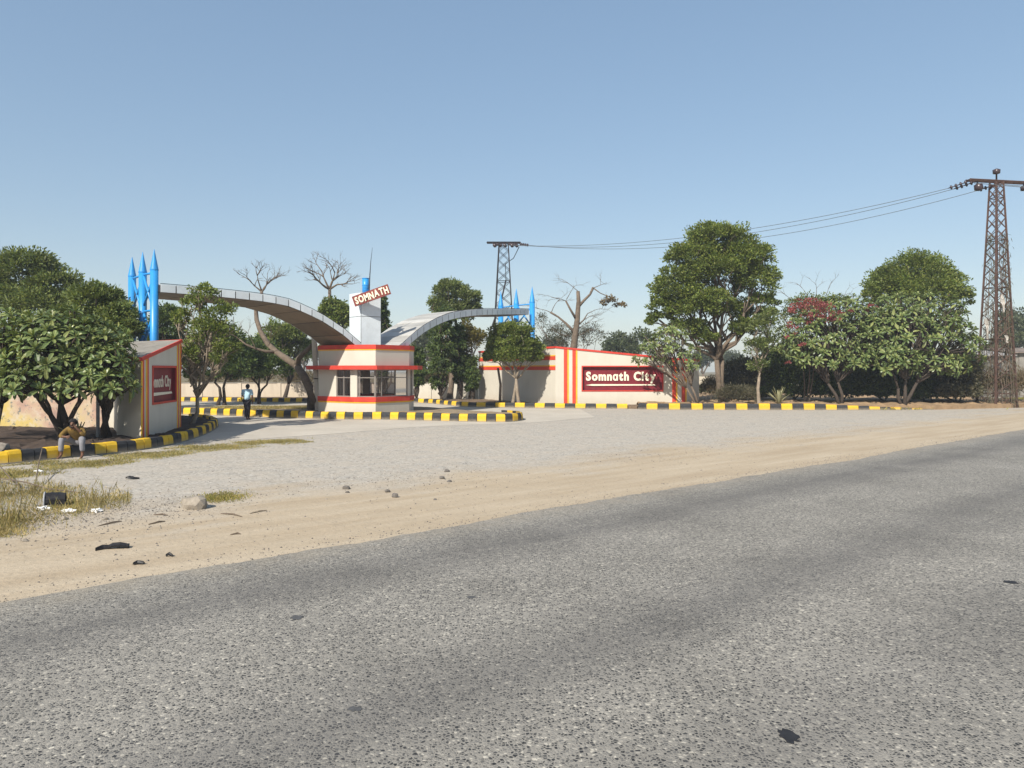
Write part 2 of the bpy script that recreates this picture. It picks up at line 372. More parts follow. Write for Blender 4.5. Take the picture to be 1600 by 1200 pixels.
def block_mesh(name, L, wd, h, mat, seed):
    rr = random.Random(seed); bm = bmesh.new()
    prof = [(-.0, 0), (0.012, h*.72), (.05, h*.97), (.09, h), (wd, h), (wd, 0)]
    j = lambda: rr.uniform(-.006, .006)
    A = [bm.verts.new((-L/2+.012, y+j(), z)) for y, z in prof]; B = [bm.verts.new((L/2-.012, y+j(), z+j())) for y, z in prof]
    k = len(prof)
    for i in range(k): bm.faces.new((A[i], A[(i+1) % k], B[(i+1) % k], B[i]))
    bm.faces.new(A); bm.faces.new(B); bmesh.ops.recalc_face_normals(bm, faces=bm.faces)
    me = bpy.data.meshes.new(name); bm.to_mesh(me); bm.free(); me.materials.append(mat); return me
def kerb(label, pts, L, h, run, seed, first=0, sink=None):
    line = smooth_line(pts, L); wd = .24
    base = MB(); A = offset_in(line, -.03); B = offset_in(line, wd+.03); n_ = len(line)
    base.add([(x, y, .03) for x, y in A]+[(x, y, .03) for x, y in B]+[(x, y, -.02) for x, y in A], [(i, i+1, n_+i+1, n_+i) for i in range(n_-1)]+[(i, 2*n_+i, 2*n_+i+1, i+1) for i in range(n_-1)])
    k = base.build('kerb', conc); tag(k, label, kind='structure')
    ms = [[block_mesh('kerb_block', L, wd, h, mt, seed*10+q) for q in range(3)] for mt in (kyel, kblk)]
    rr = random.Random(seed)
    for i in range(n_-1):
        a_, b2 = line[i], line[i+1]; d = b2-a_
        o = link('kerb_block', ms[((i//run)+first) % 2][rr.randrange(3)], k, ((a_.x+b2.x)/2, (a_.y+b2.y)/2, rr.uniform(-.012, .008)-(sink(i/(n_-1)) if sink else 0)))
        o.rotation_euler = (rr.gauss(0, .012), rr.gauss(0, .008), math.atan2(d.y, d.x)+rr.gauss(0, .012))
kerb('yellow and black kerb curving round the left planting bed under the seated man', K1, .31, .31, 2, 1)
kerb('yellow and black kerb along the front of the gatehouse island', K2, .43, .36, 1, 2)
kerb('yellow and black kerb on the far side of the inner lane', K3, .45, .32, 1, 3)
kerb('yellow and black kerb before the wing of the right sign wall', K4, .62, .30, 1, 4)
kerb('yellow and black kerb in front of the large tree and hedge', K5, .64, .38, 1, 5, 1, lambda u: max(0, (u-.55)/.45)*.34)

litter = M('shade-darkened littered soil', (.06, .042, .033), .98, .4, 3.2, (.12, .08, .045), .5, .8, 30)  # dark soil with leaf litter; tree shade over the bed is darkened into its colour
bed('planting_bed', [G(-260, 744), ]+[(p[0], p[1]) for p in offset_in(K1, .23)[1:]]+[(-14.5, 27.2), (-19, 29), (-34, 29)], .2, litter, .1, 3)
bed('traffic_island', [(p[0], p[1]) for p in offset_in(K2, .22)]+[(-1.6, 36.6), (-4.4, 40.5), (-7.5, 43), (-12, 43), (-17.6, 40.6)], .26, M('island soil', (.26, .20, .13), .98, .3, 2, (.15, .12, .06), .5, .6, 25), .05, 4)
bed('wall_bed', [(p[0], p[1]) for p in offset_in(K5, .22)]+[(34, 46), (34, 64), (9, 64), (11.6, 48), (10.4, 44.4)], .24, M('orange soil', (.30, .205, .12), .98, .3, 1.5, (.13, .09, .05), .6, .8, 20), .16, 5)
bed('verge_strip', [(p[0], p[1]) for p in offset_in(K4, .2)]+[(8.4, 45.4), (2.7, 45.6), (-2.4, 54.3), (-7, 54.6)], .16, soil, .05, 6)
bed('far_verge', [(p[0], p[1]) for p in offset_in(K3, .2)]+[(-9, 55), (-9, 57.3), (-34, 58.2)], .16, soil, .06, 8)
gr = M('field green', (.17, .17, .05), .95, .35, .05, (.25, .21, .09), .6)
sheet('field', [(9, 66), (60, 66), (120, 190), (0, 190)], .01, gr)

# ================================================================ GATE
# --- gatehouse
gb = (-7.3, 37.0, 0)
GH = empty('gatehouse', gb, 'cream octagonal gatehouse with red bands and glazed windows on the traffic island', 'gatehouse')
V = [(-9.55, 36.3), (-7.49, 35.0), (-6.45, 34.8), (-5.10, 36.5), (-5.02, 37.6), (-5.9, 39.4), (-8.9, 39.4), (-9.6, 38.2)]  # counter-clockwise from the left front
nV = len(V); cen = Vector((sum(p[0] for p in V)/nV, sum(p[1] for p in V)/nV))
def grow(poly, t):
    out = []
    for i in range(len(poly)):
        p0, p1, p2 = [Vector(poly[(i+k) % len(poly)]) for k in (-1, 0, 1)]
        n1 = Vector(((p1-p0).y, -(p1-p0).x)).normalized(); n2 = Vector(((p2-p1).y, -(p2-p1).x)).normalized()
        b2 = (n1+n2).normalized(); out.append(tuple(p1+b2*(t/max(.35, b2.dot(n1)))))
    return out
def ringprism(m, outer, inn, z0, z1):
    n_ = len(outer)
    m.add([(p[0], p[1], z0) for p in outer]+[(p[0], p[1], z1) for p in outer]+[(p[0], p[1], z0) for p in inn]+[(p[0], p[1], z1) for p in inn],
          [q for i in range(n_) for q in ((i, (i+1) % n_, n_+(i+1) % n_, n_+i), (2*n_+i, 3*n_+i, 3*n_+(i+1) % n_, 2*n_+(i+1) % n_), (n_+i, n_+(i+1) % n_, 3*n_+(i+1) % n_, 3*n_+i), (i, 2*n_+i, 2*n_+(i+1) % n_, (i+1) % n_))])
Vi = grow(V, -.16)
m = MB(); ringprism(m, V, Vi, .0, .985); m.build('wall', cream, GH)
m = MB(); ringprism(m, V, Vi, 2.38, 3.42); m.build('parapet', cream, GH)
m = MB(); m.prism(Vi, 3.22, 3.3); m.build('roof', conc, GH)
m = MB(); m.prism(Vi, .0, .3); m.build('floor', inner, GH)
m = MB(); ringprism(m, grow(V, .035), grow(V, -.17), 3.31, 3.52); m.build('top_band', redp, GH)
m = MB(); ringprism(m, grow(V, .018), grow(V, -.02), 3.255, 3.308); m.build('yellow_band', yelp, GH)
m = MB(); ringprism(m, grow(V, .04), grow(V, -.19), .80, 1.03); m.build('sill_band', redp, GH)
m = MB(); ringprism(m, grow(V, .018), grow(V, -.02), .735, .797); m.build('yellow_band', yelp, GH)
slab = grow(V, .33); slab[0] = (slab[0][0]-.25, slab[0][1]+.05); slab[3] = (slab[3][0]+.12, slab[3][1]); slab[4] = (slab[4][0]+.1, slab[4][1])
m = MB(); m.prism(slab, 2.335, 2.53); m.build('canopy', redp, GH)
# piers and windows between sill band and canopy
def lerp(a_, b2, u): return (a_[0]+(b2[0]-a_[0])*u, a_[1]+(b2[1]-a_[1])*u)
glass, t, b = newmat('window glass')
b.inputs['Base Color'].default_value = (.1, .1, .11, 1); b.inputs['Roughness'].default_value = .04
tr = N(t, 'ShaderNodeBsdfTransparent'); tr.inputs[0].default_value = (.8, .78, .8, 1)
gl = N(t, 'ShaderNodeBsdfGlossy'); gl.inputs['Roughness'].default_value = .03
fr = N(t, 'ShaderNodeFresnel'); fr.inputs[0].default_value = 1.5
mx = N(t, 'ShaderNodeMixShader'); t.links.new(fr.outputs[0], mx.inputs[0]); t.links.new(tr.outputs[0], mx.inputs[1]); t.links.new(gl.outputs[0], mx.inputs[2])
t.links.new(mx.outputs[0], t.nodes['Material Output'].inputs[0])
def pier(i, u0, u1):
    a_, b2 = lerp(V[i], V[(i+1) % nV], u0), lerp(V[i], V[(i+1) % nV], u1)
    c_, d_ = lerp(Vi[i], Vi[(i+1) % nV], u0), lerp(Vi[i], Vi[(i+1) % nV], u1)
    m = MB(); m.prism([a_, b2, d_, c_], .985, 2.38); m.build('wall_pier', cream, GH)
def window(i, u0, u1, mull, transom=True):
    a_, b2 = Vector(lerp(V[i], V[(i+1) % nV], u0)), Vector(lerp(V[i], V[(i+1) % nV], u1)); d = (b2-a_); L = d.length; d.normalize(); nn = Vector((d.y, -d.x))
    a_, b2 = a_-nn*.07, b2-nn*.07; rz = math.atan2(d.y, d.x); m = MB(); z0, z1 = 1.03, 2.335; t_ = .05
    mid = (a_+b2)/2
    for z in (z0+t_/2, z1-t_/2): m.box((mid.x, mid.y, z), (L, .06, t_), rz)
    for q in [t_/2, L-t_/2]: c_ = a_+d*q; m.box((c_.x, c_.y, (z0+z1)/2), (t_, .062, z1-z0-2*t_), rz)
    wn = m.build('window', frame, GH)
    for q in mull:
        c_ = a_+d*(L*q); m = MB(); m.box((c_.x, c_.y, (z0+z1)/2), (t_*.9, .055, z1-z0-2*t_), rz); m.build('mullion', frame, wn)
    if transom: m = MB(); m.box((mid.x, mid.y, z0+.92), (L-2*t_, .05, t_*.8), rz); m.build('transom', frame, wn)
    edges = [t_]+[L*q for q in mull]+[L-t_]
    for k in range(len(edges)-1):
        e0, e1 = a_+d*(edges[k]+.005), a_+d*(edges[k+1]-.005)
        m = MB(); m.add([(e0.x, e0.y, z0+t_), (e1.x, e1.y, z0+t_), (e1.x, e1.y, z1-t_), (e0.x, e0.y, z1-t_)], [(0, 1, 2, 3)]); m.build('pane', glass, wn)
pier(0, 0, .50); window(0, .50, .89, [.5]); pier(0, .89, 1); pier(1, 0, .12)
window(1, .12, 1.0, [.12]); window(2, 0, .97, [.2, .62]); pier(2, .97, 1.0)
pier(3, 0, .2); window(3, .2, .8, []); pier(3, .8, 1); pier(4, 0, .12); window(4, .12, .62, [.33, .66]); pier(4, .62, 1)
pier(5, 0, .1); window(5, .1, .58, [.33, .66]); pier(5, .58, .7); window(5, .7, .94, []); pier(5, .94, 1); pier(6, 0, 1); pier(7, 0, 1)
m = MB()
for q in range(7): u = .53+.33*q/6; c_ = lerp(Vi[0], Vi[1], u); m.tube([(c_[0]+.02, c_[1]-.02, 1.06), (c_[0]+.02, c_[1]-.02, 2.3)], .008, 5)
m.build('window_bars', frame, GH)

# --- tower on the roof with its clad panels
TB = (-7.35, 37.0, 3.3)
TW = empty('gate_tower', TB, 'pale grey clad tower rising from the gatehouse roof', 'tower')
tc, tl, tr_ = Vector((-7.47, 36.42)), Vector((-8.22, 37.25)), Vector((-6.60, 37.02)); tb = tl+tr_-tc
m = MB(); m.prism([tuple(tc), tuple(tr_), tuple(tb), tuple(tl)], 3.3, 6.12); m.build('core', dark, TW)
for a_, b2 in ((tl, tc), (tc, tr_), (tr_, tb), (tb, tl)):
    d = (b2-a_).normalized()
    for z0, z1 in ((3.3, 4.965), (4.99, 6.15)):
        m = MB(); q0, q1 = a_+d*.012, b2-d*.012; m.quadwall(q0, q1, z0, z1, z0, z1, .012); m.build('panel', alu, TW)
m = MB(); m.prism([tuple(tc), tuple(tr_), tuple(tb), tuple(tl)], 6.121, 6.15); m.build('cap', alu, TW)
# drum + rings
DR = empty('roof_drum', (-7.35, 37.0, 6.15), 'blue ringed metal drum standing on the tower behind the tilted board', 'drum')
m = MB(); m.tube([(-7.35, 36.95, 6.15), (-7.35, 36.95, 6.92)], .165, 24); m.build('barrel', bluep, DR, True)
for z in (6.32, 6.56, 6.91):
    m = MB(); m.tube([(-7.35, 36.95, z-.015), (-7.35, 36.95, z+.015)], .18, 24); m.build('ring', bluep, DR)
m = MB(); m.tube([(-7.16, 36.9, 6.15), (-7.13, 36.9, 7.0), (-7.08, 36.9, 7.75), (-7.0, 36.9, 8.45)], [.03, .026, .016, .006], 8)
tag(m.build('antenna_mast', steeld), 'thin dark antenna mast beside the blue drum on the tower', 'antenna')

# --- lettering
def glyph(ch, bold, depth):
    cu = bpy.data.curves.new('glyph', 'FONT'); cu.body = ch; cu.offset = bold; cu.extrude = depth; cu.resolution_u = 3
    o = bpy.data.objects.new('glyph', cu); col.objects.link(o); bpy.context.view_layer.update()
    me = bpy.data.meshes.new_from_object(o.evaluated_get(bpy.context.evaluated_depsgraph_get()))
    bpy.data.objects.remove(o); bpy.data.curves.remove(cu); return me
def lettering(text, parent, M4, width, height, mat, depth=.02, bold=.035, gap=.09, sy=None):
    """lay glyph meshes along local x; M4 maps (x right, y up, z out) metres to world"""
    items = []; x = 0
    for ch in text:
        if ch == ' ': x += .38; items.append(None); continue
        me = glyph(ch, bold, 1); co = np.empty(len(me.vertices)*3); me.vertices.foreach_get('co', co); co = co.reshape(-1, 3)
        if ch == '\u0251': co[:, :2] *= .88      # single-storey a of the fallback face is drawn larger
        x0, x1 = co[:, 0].min(), co[:, 0].max(); co[:, 0] -= x0; items.append((me, co, x, ch)); x += x1-x0+gap
    W = x-gap; o0 = wl(parent)
    for k, it in enumerate(i for i in items if i):
        me, co, xx, ch = it; co = co.copy(); co[:, 0] = (co[:, 0]+xx)*width/W; hh = height/.73
        dy = sy[k] if sy else 0
        co[:, 1] = (co[:, 1]+dy)*hh; co[:, 2] *= depth/2; co[:, 2] += depth/2
        wv = np.array([list(M4 @ Vector(c_)) for c_ in co])-np.array(o0)
        me.vertices.foreach_set('co', wv.astype(np.float32).ravel()); me.update(); me.materials.clear(); me.materials.append(mat)
        link('letter', me, parent)
def frameM(org, xdir, out):
    x = Vector(xdir).normalized(); z = Vector(out).normalized(); y = z.cross(x).normalized()
    return Matrix(((x.x, y.x, z.x, org[0]), (x.y, y.y, z.y, org[1]), (x.z, y.z, z.z, org[2]), (0, 0, 0, 1)))

bx = (Vector(P(610.8, 459, 36.05))-Vector(P(554.8, 478.9, 36.05))); bo = Vector(P(554.8, 478.9, 36.05))
NB = empty('name_board', tuple(bo), 'tilted brown-red board lettered SOMNATH on the front of the tower', 'sign board')
Mb = frameM(bo, bx, (0, -1, 0)); bl = bx.length; bh = .505
m = MB(); m.box((bl/2, bh/2, -.05), (bl, bh, .1), M=Mb); m.build('board', boardred, NB)
lettering('SOMNATH', NB, Mb @ Matrix.Translation((.10, .085, .001)), bl-.16, .34, ivory, .035, .036, .10, [0, .02, .0, -.02, .06, .05, 0])
m = MB()
for q in (.55, 1.15): c_ = Mb @ Vector((q, bh/2, -.1)); m.tube([tuple(c_), (c_.x, 36.75, c_.z)], .03, 6)
m.build('bracket', steeld, NB)

# --- arch canopies: skewed along the entry axis
gen = Vector((-.707, .707))*3.0
def arch(label, pts, zoff=.36):
    e = empty('arch_canopy', (pts[0][0], pts[0][1], pts[0][2]), label, 'arch canopy')
    # resample
    P3 = [Vector(p) for p in pts]; dense = []
    for i in range(len(P3)-1):
        p0, p1, p2, p3 = P3[max(i-1, 0)], P3[i], P3[i+1], P3[min(i+2, len(P3)-1)]
        for k in range(12):
            u = k/12; dense.append(.5*((2*p1)+(p2-p0)*u+(2*p0-5*p1+4*p2-p3)*u*u+(3*p1-p0-3*p2+p3)*u**3))
    dense.append(P3[-1]); L = [0]
    for i in range(1, len(dense)): L.append(L[-1]+(dense[i]-dense[i-1]).length)
    nseg = int(round(L[-1]/.62)); S = []
    for k in range(nseg+1):
        tgt = L[-1]*k/nseg; i = max(1, min(len(L)-1, next((j for j, l in enumerate(L) if l >= tgt), len(L)-1)))
        u = (tgt-L[i-1])/max(1e-6, L[i]-L[i-1]); S.append(dense[i-1].lerp(dense[i], u))
    g3 = Vector((gen.x, gen.y, 0)); th = Vector((0, 0, zoff)); fo = -g3.normalized()
    # structural deck
    m = MB(); n_ = len(S); ins = .03
    A = [p+g3*.012-Vector((0, 0, .03)) for p in S]; B = [p+g3*.988-Vector((0, 0, .03)) for p in S]
    C_ = [p-th+Vector((0, 0, .03)) for p in A]; D = [p-th+Vector((0, 0, .03)) for p in B]
    m.add(A+B+C_+D, [q for i in range(n_-1) for q in ((i, i+1, n_+i+1, n_+i), (2*n_+i, 3*n_+i, 3*n_+i+1, 2*n_+i+1), (i, 2*n_+i, 2*n_+i+1, i+1), (n_+i, n_+i+1, 3*n_+i+1, 3*n_+i))]+[(0, n_, 3*n_, 2*n_), (n_-1, 3*n_-1, 4*n_-1, 2*n_-1)])
    m.build('deck', dark, e)
    rr = random.Random(5)
    for i in range(n_-1):
        p, q = S[i], S[i+1]; d = (q-p); p, q = p+d*.04, q-d*.04
        for side, nm in ((0, 'fascia_panel'), (1, 'back_fascia_panel')):
            off = g3 if side else Vector((0, 0, 0)); o1 = -fo*.03 if side else fo*.03; i1 = Vector((0, 0, 0))
            m = MB(); vv = []
            for w_ in (p, q):
                for dz in (Vector((0, 0, 0)), -th):
                    vv += [w_+off+dz+i1, w_+off+dz+o1]
            m.add(vv, [(0, 1, 3, 2), (4, 6, 7, 5), (0, 4, 5, 1), (2, 3, 7, 6), (1, 5, 7, 3), (0, 2, 6, 4)]); m.build(nm, alu, e)
        for nm, dz, tk, mt in (('roof_panel', Vector((0, 0, -.02)), .025, alutop), ('soffit_panel', -th+Vector((0, 0, .028)), -.03, soff)):
            if nm == 'soffit_panel' and i % 2: continue
            q2 = q if nm == 'roof_panel' else (S[min(i+2, n_-1)]-(S[min(i+2, n_-1)]-p)*.02)
            jz = rr.uniform(0, .02)*(1 if tk > 0 else -1)
            vv = []
            for w_ in (p, q2):
                for gg in (.016, .984):
                    vv += [w_+g3*gg+dz, w_+g3*gg+dz+Vector((0, 0, tk+jz*.6))]
            m = MB(); m.add(vv, [(0, 1, 3, 2), (4, 6, 7, 5), (0, 4, 5, 1), (2, 3, 7, 6), (1, 5, 7, 3), (0, 2, 6, 4)]); m.build(nm, mt, e)
    m = MB()
    m.tube([tuple(p+Vector((0, 0, .03))+fo*.02) for p in S], .013, 5); m.build('edge_trim', steeld, e)
    return e, S
def on_plan(px, py, A_, B_):        # point of a vertical plane over the plan line A-B seen at a photo bearing
    k = (px-800)/FPX; u = (k*A_[1]-A_[0])/((B_[0]-A_[0])-k*(B_[1]-A_[1])); Y = A_[1]+(B_[1]-A_[1])*u
    return P(px, py, Y)
LA, LB = (-7.2, 35.5), (-13.75, 28.95); RA, RB = (-5.55, 36.2), (1.22, 49.0)
left_arch, SL = arch('left arch canopy sweeping from the gatehouse to the tall blue spires', [on_plan(x, y, LA, LB) for x, y in ((564, 537), (548.6, 523.6), (537, 513.6), (523, 504), (510, 495), (496, 487.5), (482, 480.5), (465, 473), (449, 467), (416, 460.5), (380, 456), (337, 451.5), (287, 447), (250, 444))], .31)
right_arch, SR = arch('right arch canopy sweeping from the gatehouse to the far blue spires', [on_plan(x, y, RA, RB) for x, y in ((622, 542), (632, 534), (644, 523), (658, 511.5), (670, 504), (682, 497.5), (704, 489), (726, 485), (747.5, 483), (770, 482.5), (799, 482.5), (826, 483))])
# support post
sp0, sp1 = P(496.5, 641, 36.9), P(490.5, 524, 37.3)
SPT = empty('support_post', sp0, 'pale leaning post under the left arch beside the gatehouse', 'post')
m = MB(); m.tube([(sp0[0], sp0[1], .2), sp1], .15, 4); m.build('shaft', postm, SPT)
for u in (.42, .57):
    c_ = [sp0[k]+(sp1[k]-sp0[k])*u for k in range(3)]; m = MB(); m.box(c_, (.28, .28, .04), .6); m.build('clamp', steeld, SPT)

# --- blue spires
def spires(label, spots, ztop, r_, cone, nring=1):
    e = empty('spire_cluster', (spots[0][0], spots[0][1], 0), label, 'spires')
    for x, y in spots:
        m = MB(); m.tube([(x, y, 0), (x, y, ztop)], r_, 28); s_ = m.build('column', bluep, e, True)
        m = MB(); m.tube([(x, y, ztop), (x, y, ztop+.02), (x, y, ztop+cone)], [r_*1.04, r_*1.02, .008], 28); m.build('cone', bluep, s_, False)
        for p in s_.data.polygons:
            p.use_smooth = len(p.vertices) == 4
        m = MB(); m.tube([(x, y, ztop-.03), (x, y, ztop+.012)], r_*1.07, 28); m.build('ring', bluep, s_)
    for (x0, y0), (x1, y1) in zip(spots, spots[1:]):
        lev = [ztop-.12, ztop-1.6, ztop-3.1]
        for z in lev:
            m = MB(); m.tube([(x0, y0, z), (x1, y1, z)], .045, 8); m.build('cross_bar', bluep, e, True)
        for za, zb in zip(lev, lev[1:]):
            for a_, b2 in ((za, zb), (zb, za)):
                m = MB(); m.tube([(x0, y0, a_-.1), (x1, y1, b2+.1)], .05, 8); m.build('brace', bluep, e, True)
    return e
spires('three tall blue spires joined by braces behind the left sign wall', [P(241, 0, 29.0)[:2], P(223, 0, 29.7)[:2], P(206.5, 0, 31.0)[:2]], 6.28, .152, .8)
spires('three blue spires rising behind the wing of the right sign wall', [P(831.5, 0, 49.3)[:2], P(806.7, 0, 50.6)[:2], P(782.5, 0, 52.2)[:2]], 6.85, .18, 1.05)

# --- sign walls
def sign_wall(label, foot, zt, face, wing, ret, signrect, stripes, texthgt, rec=.2):
    """foot: ccw plan polygon; zt: top height for each corner; face/wing/ret: edges (index pairs)"""
    e = empty('sign_wall', (foot[0][0], foot[0][1], 0), label, 'sign wall')
    i, j = face; A_, B_ = Vector(foot[i]), Vector(foot[j]); d = B_-A_; L = d.length; d.normalize(); nn = Vector((d.y, -d.x))
    ztop = lambda u: zt[i]+(zt[j]-zt[i])*u
    s0, s1, z0, z1 = signrect
    n_ = len(foot); m = MB()
    # body without the sign face
    vv = [(p[0], p[1], 0) for p in foot]+[(p[0], p[1], zt[k]) for k, p in enumerate(foot)]
    fs = [(k, (k+1) % n_, n_+(k+1) % n_, n_+k) for k in range(n_) if k != i]
    m.add(vv, fs)
    pt = lambda s_, z, t_=0: (A_.x+d.x*s_*L-nn.x*t_, A_.y+d.y*s_*L-nn.y*t_, z)
    q = [pt(0, 0), pt(1, 0), pt(1, zt[j]), pt(0, zt[i]), pt(s0, z0), pt(s1, z0), pt(s1, z1), pt(s0, z1), pt(s0, z0, rec), pt(s1, z0, rec), pt(s1, z1, rec), pt(s0, z1, rec)]
    m.add(q, [(0, 1, 5, 4), (1, 2, 6, 5), (2, 3, 7, 6), (3, 0, 4, 7)])
    m.build('wall', cream, e)
    m = MB(); m.prism([(p[0], p[1]) for p in grow(foot, -.03)], [z-.06 for z in zt], [z-.005 for z in zt]); m.build('roof', conc, e)
    m = MB(); m.add(q, [(4, 5, 9, 8), (5, 6, 10, 9), (6, 7, 11, 10), (7, 4, 8, 11), (8, 9, 10, 11)]); pn = m.build('sign_panel', maroon, e)
    # red frame round the panel
    fw = .07; ft = -.03
    for a0, a1, b0, b1 in ((s0-fw/L, s1+fw/L, z0-fw, z0), (s0-fw/L, s1+fw/L, z1, z1+fw), (s0-fw/L, s0, z0, z1), (s1, s1+fw/L, z0, z1)):
        m = MB(); m.quadwall(pt(a0, 0)[:2], pt(a1, 0)[:2], b0, b1, b0, b1, .03); m.build('sign_frame', redp, pn)
    Mt = frameM(pt(s0, z0, rec), (d.x, d.y, 0), (nn.x, nn.y, 0)); W = (s1-s0)*L; H_ = z1-z0
    lettering('Somn\u0251th CIty', pn, Mt @ Matrix.Translation((W*.045, H_*.43, .0)), W*.88, texthgt, ivory, .05 if rec > .15 else .012, .045 if rec > .15 else .015, .09 if rec > .15 else .13)
    m = MB(); y_ = H_*.22; m.add([Mt @ Vector(c_) for c_ in ((W*.04, y_, 0), (W*.12, y_-.045, .0), (W*.93, y_-.02, 0), (W*.90, y_+.05, .0), (W*.12, y_+.06, 0), (W*.04, y_, .05), (W*.12, y_-.045, .05), (W*.93, y_-.02, .05), (W*.90, y_+.05, .05), (W*.12, y_+.06, .05))],
        [(0, 1, 2, 3, 4), (5, 9, 8, 7, 6), (0, 5, 6, 1), (1, 6, 7, 2), (2, 7, 8, 3), (3, 8, 9, 4), (4, 9, 5, 0)]); m.build('underline', ivory, pn)
    for u0, u1, mt in stripes:
        m = MB(); m.quadwall(pt(u0, 0)[:2], pt(u1, 0)[:2], .02, ztop(u0)-.1, .02, ztop(u1)-.1, .016); m.build('stripe', mt, e)
    m = MB(); m.quadwall(pt(0, 0)[:2], pt(1, 0)[:2], zt[i]-.1, zt[i]+.015, zt[j]-.1, zt[j]+.015, .045); m.build('coping', redp, e)
    for (a_, b2) in (ret, wing):
        m = MB(); m.quadwall(foot[a_], foot[b2], zt[a_]-.1, zt[a_]+.015, zt[b2]-.1, zt[b2]+.015, .045); m.build('coping', redp, e)
    a_, b2 = wing
    for zc, hh, mt in ((3.05, .24, orgp), (3.2, .07, yelp), (2.42, .24, orgp), (2.57, .07, yelp)):
        m = MB(); m.quadwall(foot[a_], foot[b2], zc-hh/2, zc+hh/2-.002, zc-hh/2, zc+hh/2-.002, .016); m.build('stripe', mt, e)
    return e
# right: wing end, corner, outer end, return end, back
sign_wall('long right sign wall in cream with red stripes and maroon name panel',
    [(-2.46, 54.5), (2.69, 45.5), (10.84, 45.5), (11.95, 47.0), (11.2, 48.0), (3.9, 48.0), (-.9, 55.6)],
    [3.68, 3.76, 2.97, 2.95, 2.95, 3.70, 3.66], (1, 2), (0, 1), (2, 3), (.206, .81, 1.05, 2.50),
    [(.063, .090, orgp), (.0905, .101, yelp), (.128, .154, orgp), (.1545, .166, yelp), (.885, .913, orgp), (.9135, .925, yelp), (.957, .984, orgp), (.9845, .995, yelp)], .53)
sign_wall('left sign wall in shade with sloping top and recessed maroon name panel',
    [(-12.65, 23.6), (-11.32, 22.45), (-12.0, 26.7), (-17.5, 30.6), (-18.2, 29.6), (-14.4, 26.6)],
    [2.75, 2.70, 3.42, 3.40, 3.38, 3.05], (1, 2), (2, 3), (0, 1), (.26, .835, 1.28, 2.40),
    [(.0, .028, yelp), (.0285, .062, orgp), (.105, .128, yelp), (.1285, .16, orgp), (.875, .892, yelp), (.8925, .918, orgp), (.945, .962, yelp), (.9625, .985, orgp)], .40, .11)

# --- boundary walls
def boundary(label, a_, b2, h, mat, piers, th=.2, cop=True):
    e = empty('boundary_wall', (a_[0], a_[1], 0), label, 'wall')
    d = Vector((b2[0]-a_[0], b2[1]-a_[1])); L = d.length; rz = math.atan2(d.y, d.x); d.normalize(); mid = Vector(a_)+d*L/2
    m = MB(); m.box((mid.x, mid.y, h/2), (L, th, h), rz); m.build('wall', mat, e)
    if cop: m = MB(); m.box((mid.x, mid.y, h+.03), (L, th+.08, .055), rz); m.build('coping', conc, e)
    for k in range(piers):
        c_ = Vector(a_)+d*(L*(k+.5)/piers); m = MB(); m.box((c_.x, c_.y, h/2-.01), (.3, th+.12, h+.02), rz); m.build('pier', mat, e)
boundary('low cream boundary wall behind the far kerb left of the gatehouse', (-36, 59.5), (-10.5, 58), 1.25, cream_old, 8)
boundary('low cream boundary wall between the gatehouse and the right sign wall', (-10.2, 57.9), (-2.6, 56.8), 1.25, cream, 3)
# painted wall behind the plumeria bed
pw, t, b = newmat('faded painted wall'); p = pos(t)
o = ramp(t, noise(t, p, .45, 5, .6), [(.40, (.50, .38, .13)), (.47, (.46, .36, .24)), (.53, (.42, .28, .21)), (.62, (.24, .16, .14))])
o = mixc(t, ramp(t, noise(t, p, 3.5, 6, .7), [(.5, 0.), (.65, .7)]), o, (.5, .44, .35))
o = mixc(t, ramp(t, noise(t, p, 5.5, 5, .7), [(.58, 0.), (.62, .8)]), o, (.10, .12, .12))
t.links.new(o, b.inputs['Base Color']); b.inputs['Roughness'].default_value = .95
boundary('faded yellow and pink wall behind the plumerias on the left', (-33, 29.2), (-14.2, 26.9), 2.1, pw, 0, .22, True)
m = MB(); c_ = G(153, 683, .2); m.tube([(c_[0], c_[1], .1), (c_[0], c_[1], 2.6)], .055, 10)
PP = tag(m.build('standing_pipe', M('galvanised pipe', (.33, .34, .35), .5, .2, 6, (.2, .15, .1), .4)), 'grey upright pipe in the left bed beside the sign wall', 'pipe')

